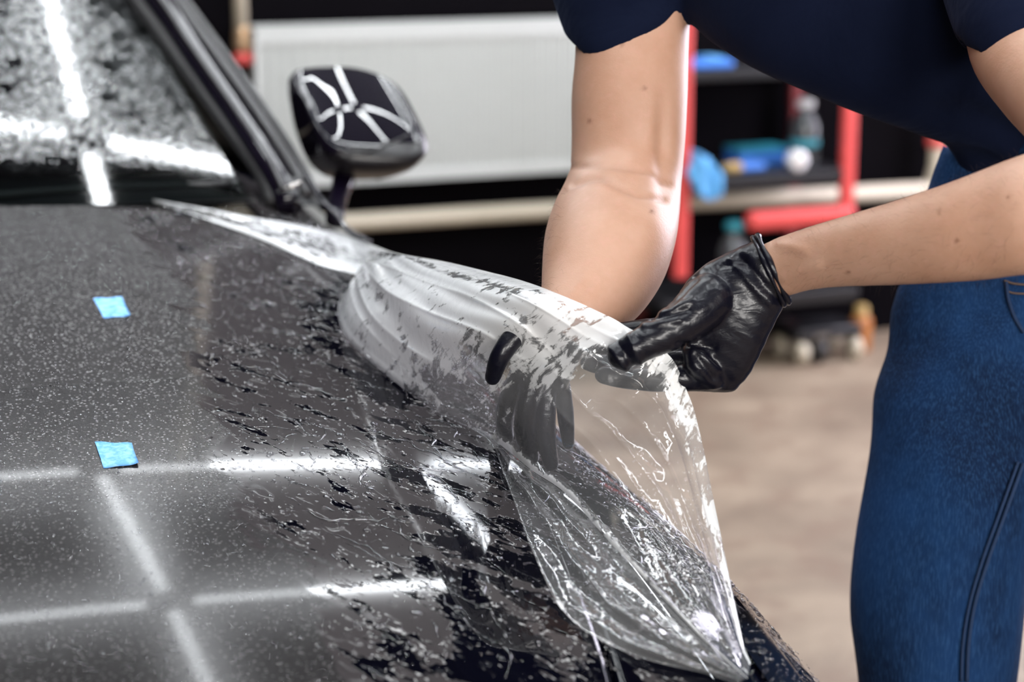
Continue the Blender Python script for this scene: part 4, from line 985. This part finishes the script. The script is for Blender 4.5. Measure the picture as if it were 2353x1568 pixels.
# blue cloth hanging over the shelf edge
cu = on_shelf(1612, zsh, VT - 0.01); V = []; nn = 18
for i in range(nn):
    for j in range(nn):
        s, t = i / (nn - 1), j / (nn - 1)
        wv = 0.012 * math.sin(9 * s + 3 * t) + 0.008 * math.sin(17 * s - 5 * t)
        wd_ = 0.105 * (1 - 0.30 * max(0, t - 0.45) * 1.8)
        if t < 0.45: k = t / 0.45; V.append(W(cu + (s - .5) * wd_, VT + 0.10 - 0.135 * k + wv * 0.4, zsh + 0.012 + 0.055 * math.sin(math.pi * min(1, s * 1.05)) * (1 - 0.3 * k) + abs(wv)))
        else: k = (t - 0.45) / 0.55; V.append(W(cu + (s - .5) * wd_ + 0.01 * k, VT - 0.038 - 0.006 * k + wv * 0.5, zsh + 0.012 + 0.04 * math.sin(math.pi * s) * (1 - k) - (0.05 + 0.02 * math.sin(3 * s)) * k))
V = np.array(V); m_ = len(V); V2 = np.vstack([V, V + B * 0.003 - Z * 0.002])
cl = obj('cloth', V2, grid_faces(nn, nn) + [tuple(reversed([q + m_ for q in f])) for f in grid_faces(nn, nn)], M['cloth']); tag(cl, 'crumpled light blue cloth draped over the middle shelf edge of the trolley', 'cloth')
def bottle(px, v, z, r, h, mat, capm, label, knob=False):
    u = on_shelf(px, z, v); b = thing('bottle', label, 'bottle', W(u, v, z))
    obj('body', *lathe(W(u, v, z), [(r * .9, 0), (r, h * .04), (r, h * .62), (r * .75, h * .75), (r * .38, h * .84), (r * .38, h * .9)], 20), M[mat], b)
    obj('cap', *lathe(W(u, v, z + h * .88), [(r * .45, 0), (r * .62, h * .015), (r * .62, h * .11), (r * .4, h * .13)], 16), M[capm], b); return b, u
b1, bu = bottle(1845, VT + 0.08, zsh + 0.0005, 0.042, 0.19, 'smoke', 'capwhite', 'smoky bottle with a round white cap standing on the middle shelf of the trolley')
obj('label_band', *lathe(W(bu, VT + 0.08, zsh + 0.06), [(0.0425, 0), (0.043, 0.002), (0.043, 0.018), (0.0425, 0.02)], 20), M['teal'], b1)
u_ = on_shelf(1830, zsh, VT + 0.005)
rl = thing('tape_roll', 'small white roll lying in front of the smoky bottle on the trolley shelf', 'roll', W(u_, VT + 0.01, zsh))
obj('roll', *lathe(W(u_, VT + 0.022, zsh + 0.030), [(0.012, 0), (0.029, 0.001), (0.030, 0.004), (0.030, 0.028), (0.029, 0.031), (0.012, 0.032)], 22, -B), M['capwhite'], rl)
obj('core', *lathe(W(u_, VT + 0.021, zsh + 0.030), [(0.008, 0), (0.011, 0.001), (0.011, 0.032), (0.008, 0.034)], 16, -B), M['cream'], rl)
u_ = on_shelf(1692, zsh, VT)
sc = thing('brush', 'short tan handled brush with a blue grip lying on the middle shelf by the cloth', 'brush', W(u_, VT + 0.03, zsh))
obj('handle', *capsule([W(u_ - 0.01, VT + 0.03, zsh + 0.016), W(u_ + 0.022, VT + 0.03, zsh + 0.016)], [0.015, 0.015], 8, 12), M['tan'], sc)
obj('grip', *capsule([W(u_ + 0.035, VT + 0.032, zsh + 0.015), W(u_ + 0.10, VT + 0.035, zsh + 0.014)], [0.014, 0.012], 8, 12), M['blueplastic'], sc)
u_ = on_shelf(1745, zsh, VT + 0.17)
bx = thing('box', 'flat dark blue box at the back of the middle trolley shelf', 'box', W(u_, VT + 0.19, zsh))
bevel(obj('carton', *box(u_, VT + 0.19, zsh + 0.022, 0.16, 0.10, 0.042), M['blueplastic'], bx, smooth=False), 0.004); obj('lid', *box(u_, VT + 0.19, zsh + 0.046, 0.165, 0.105, 0.006), M['teal'], bx, smooth=False)
u_ = on_shelf(1630, ztop, VT)
pk = thing('packet', 'blue and white packet lying on the top shelf of the trolley', 'packet', W(u_, VT + 0.06, ztop))
bevel(obj('pouch', *box(u_, VT + 0.06, ztop + 0.013, 0.15, 0.11, 0.024), M['blueplastic'], pk, smooth=False), 0.009, 3); bevel(obj('pale_band', *box(u_ + 0.025, VT + 0.055, ztop + 0.028, 0.05, 0.09, 0.008), M['cloth'], pk, smooth=False), 0.002)
bottle(1690, VT + 0.04, zlow + 0.0005, 0.044, 0.205, 'smoke', 'teal', 'bottle with a teal cap standing on the lower trolley shelf below the red rail')
# things on the floor before the trolley
def floorpt(px, py): r = ray(px, py); p = CAMP + r * (CAMH / -r[2]); return uvz(p)[:2]
v_ = VT + 0.10; u_ = on_shelf(1890, 0, v_)
dl = thing('dolly', 'low dark dolly with pale wheels on the floor under the trolley', 'dolly', W(u_, v_, 0))
bevel(obj('deck', *box(u_, v_, 0.088, 0.22, 0.16, 0.035), M['black'], dl, smooth=False), 0.008, 3)
for a_u in (-0.09, 0.09):
    for a_v in (-0.06, 0.06): obj('wheel', *lathe(W(u_ + a_u - 0.014, v_ + a_v, 0.035), [(0.008, 0), (0.032, 0.001), (0.035, 0.005), (0.035, 0.024), (0.032, 0.028), (0.008, 0.029)], 16, A), M['cream'], dl)
v_ = VT + 0.13
bottle_u = on_shelf(1992, 0, v_)
cn = thing('spray_can', 'orange can standing on the floor between the dolly and the jeans', 'can', W(bottle_u, v_, 0))
obj('body', *lathe(W(bottle_u, v_, 0.0005), [(0.030, 0), (0.033, 0.006), (0.033, 0.09), (0.026, 0.105), (0.012, 0.112)], 18), M['orange'], cn); obj('cap', *lathe(W(bottle_u, v_, 0.105), [(0.02, 0), (0.021, 0.004), (0.020, 0.03), (0.012, 0.034)], 16), M['tan'], cn)
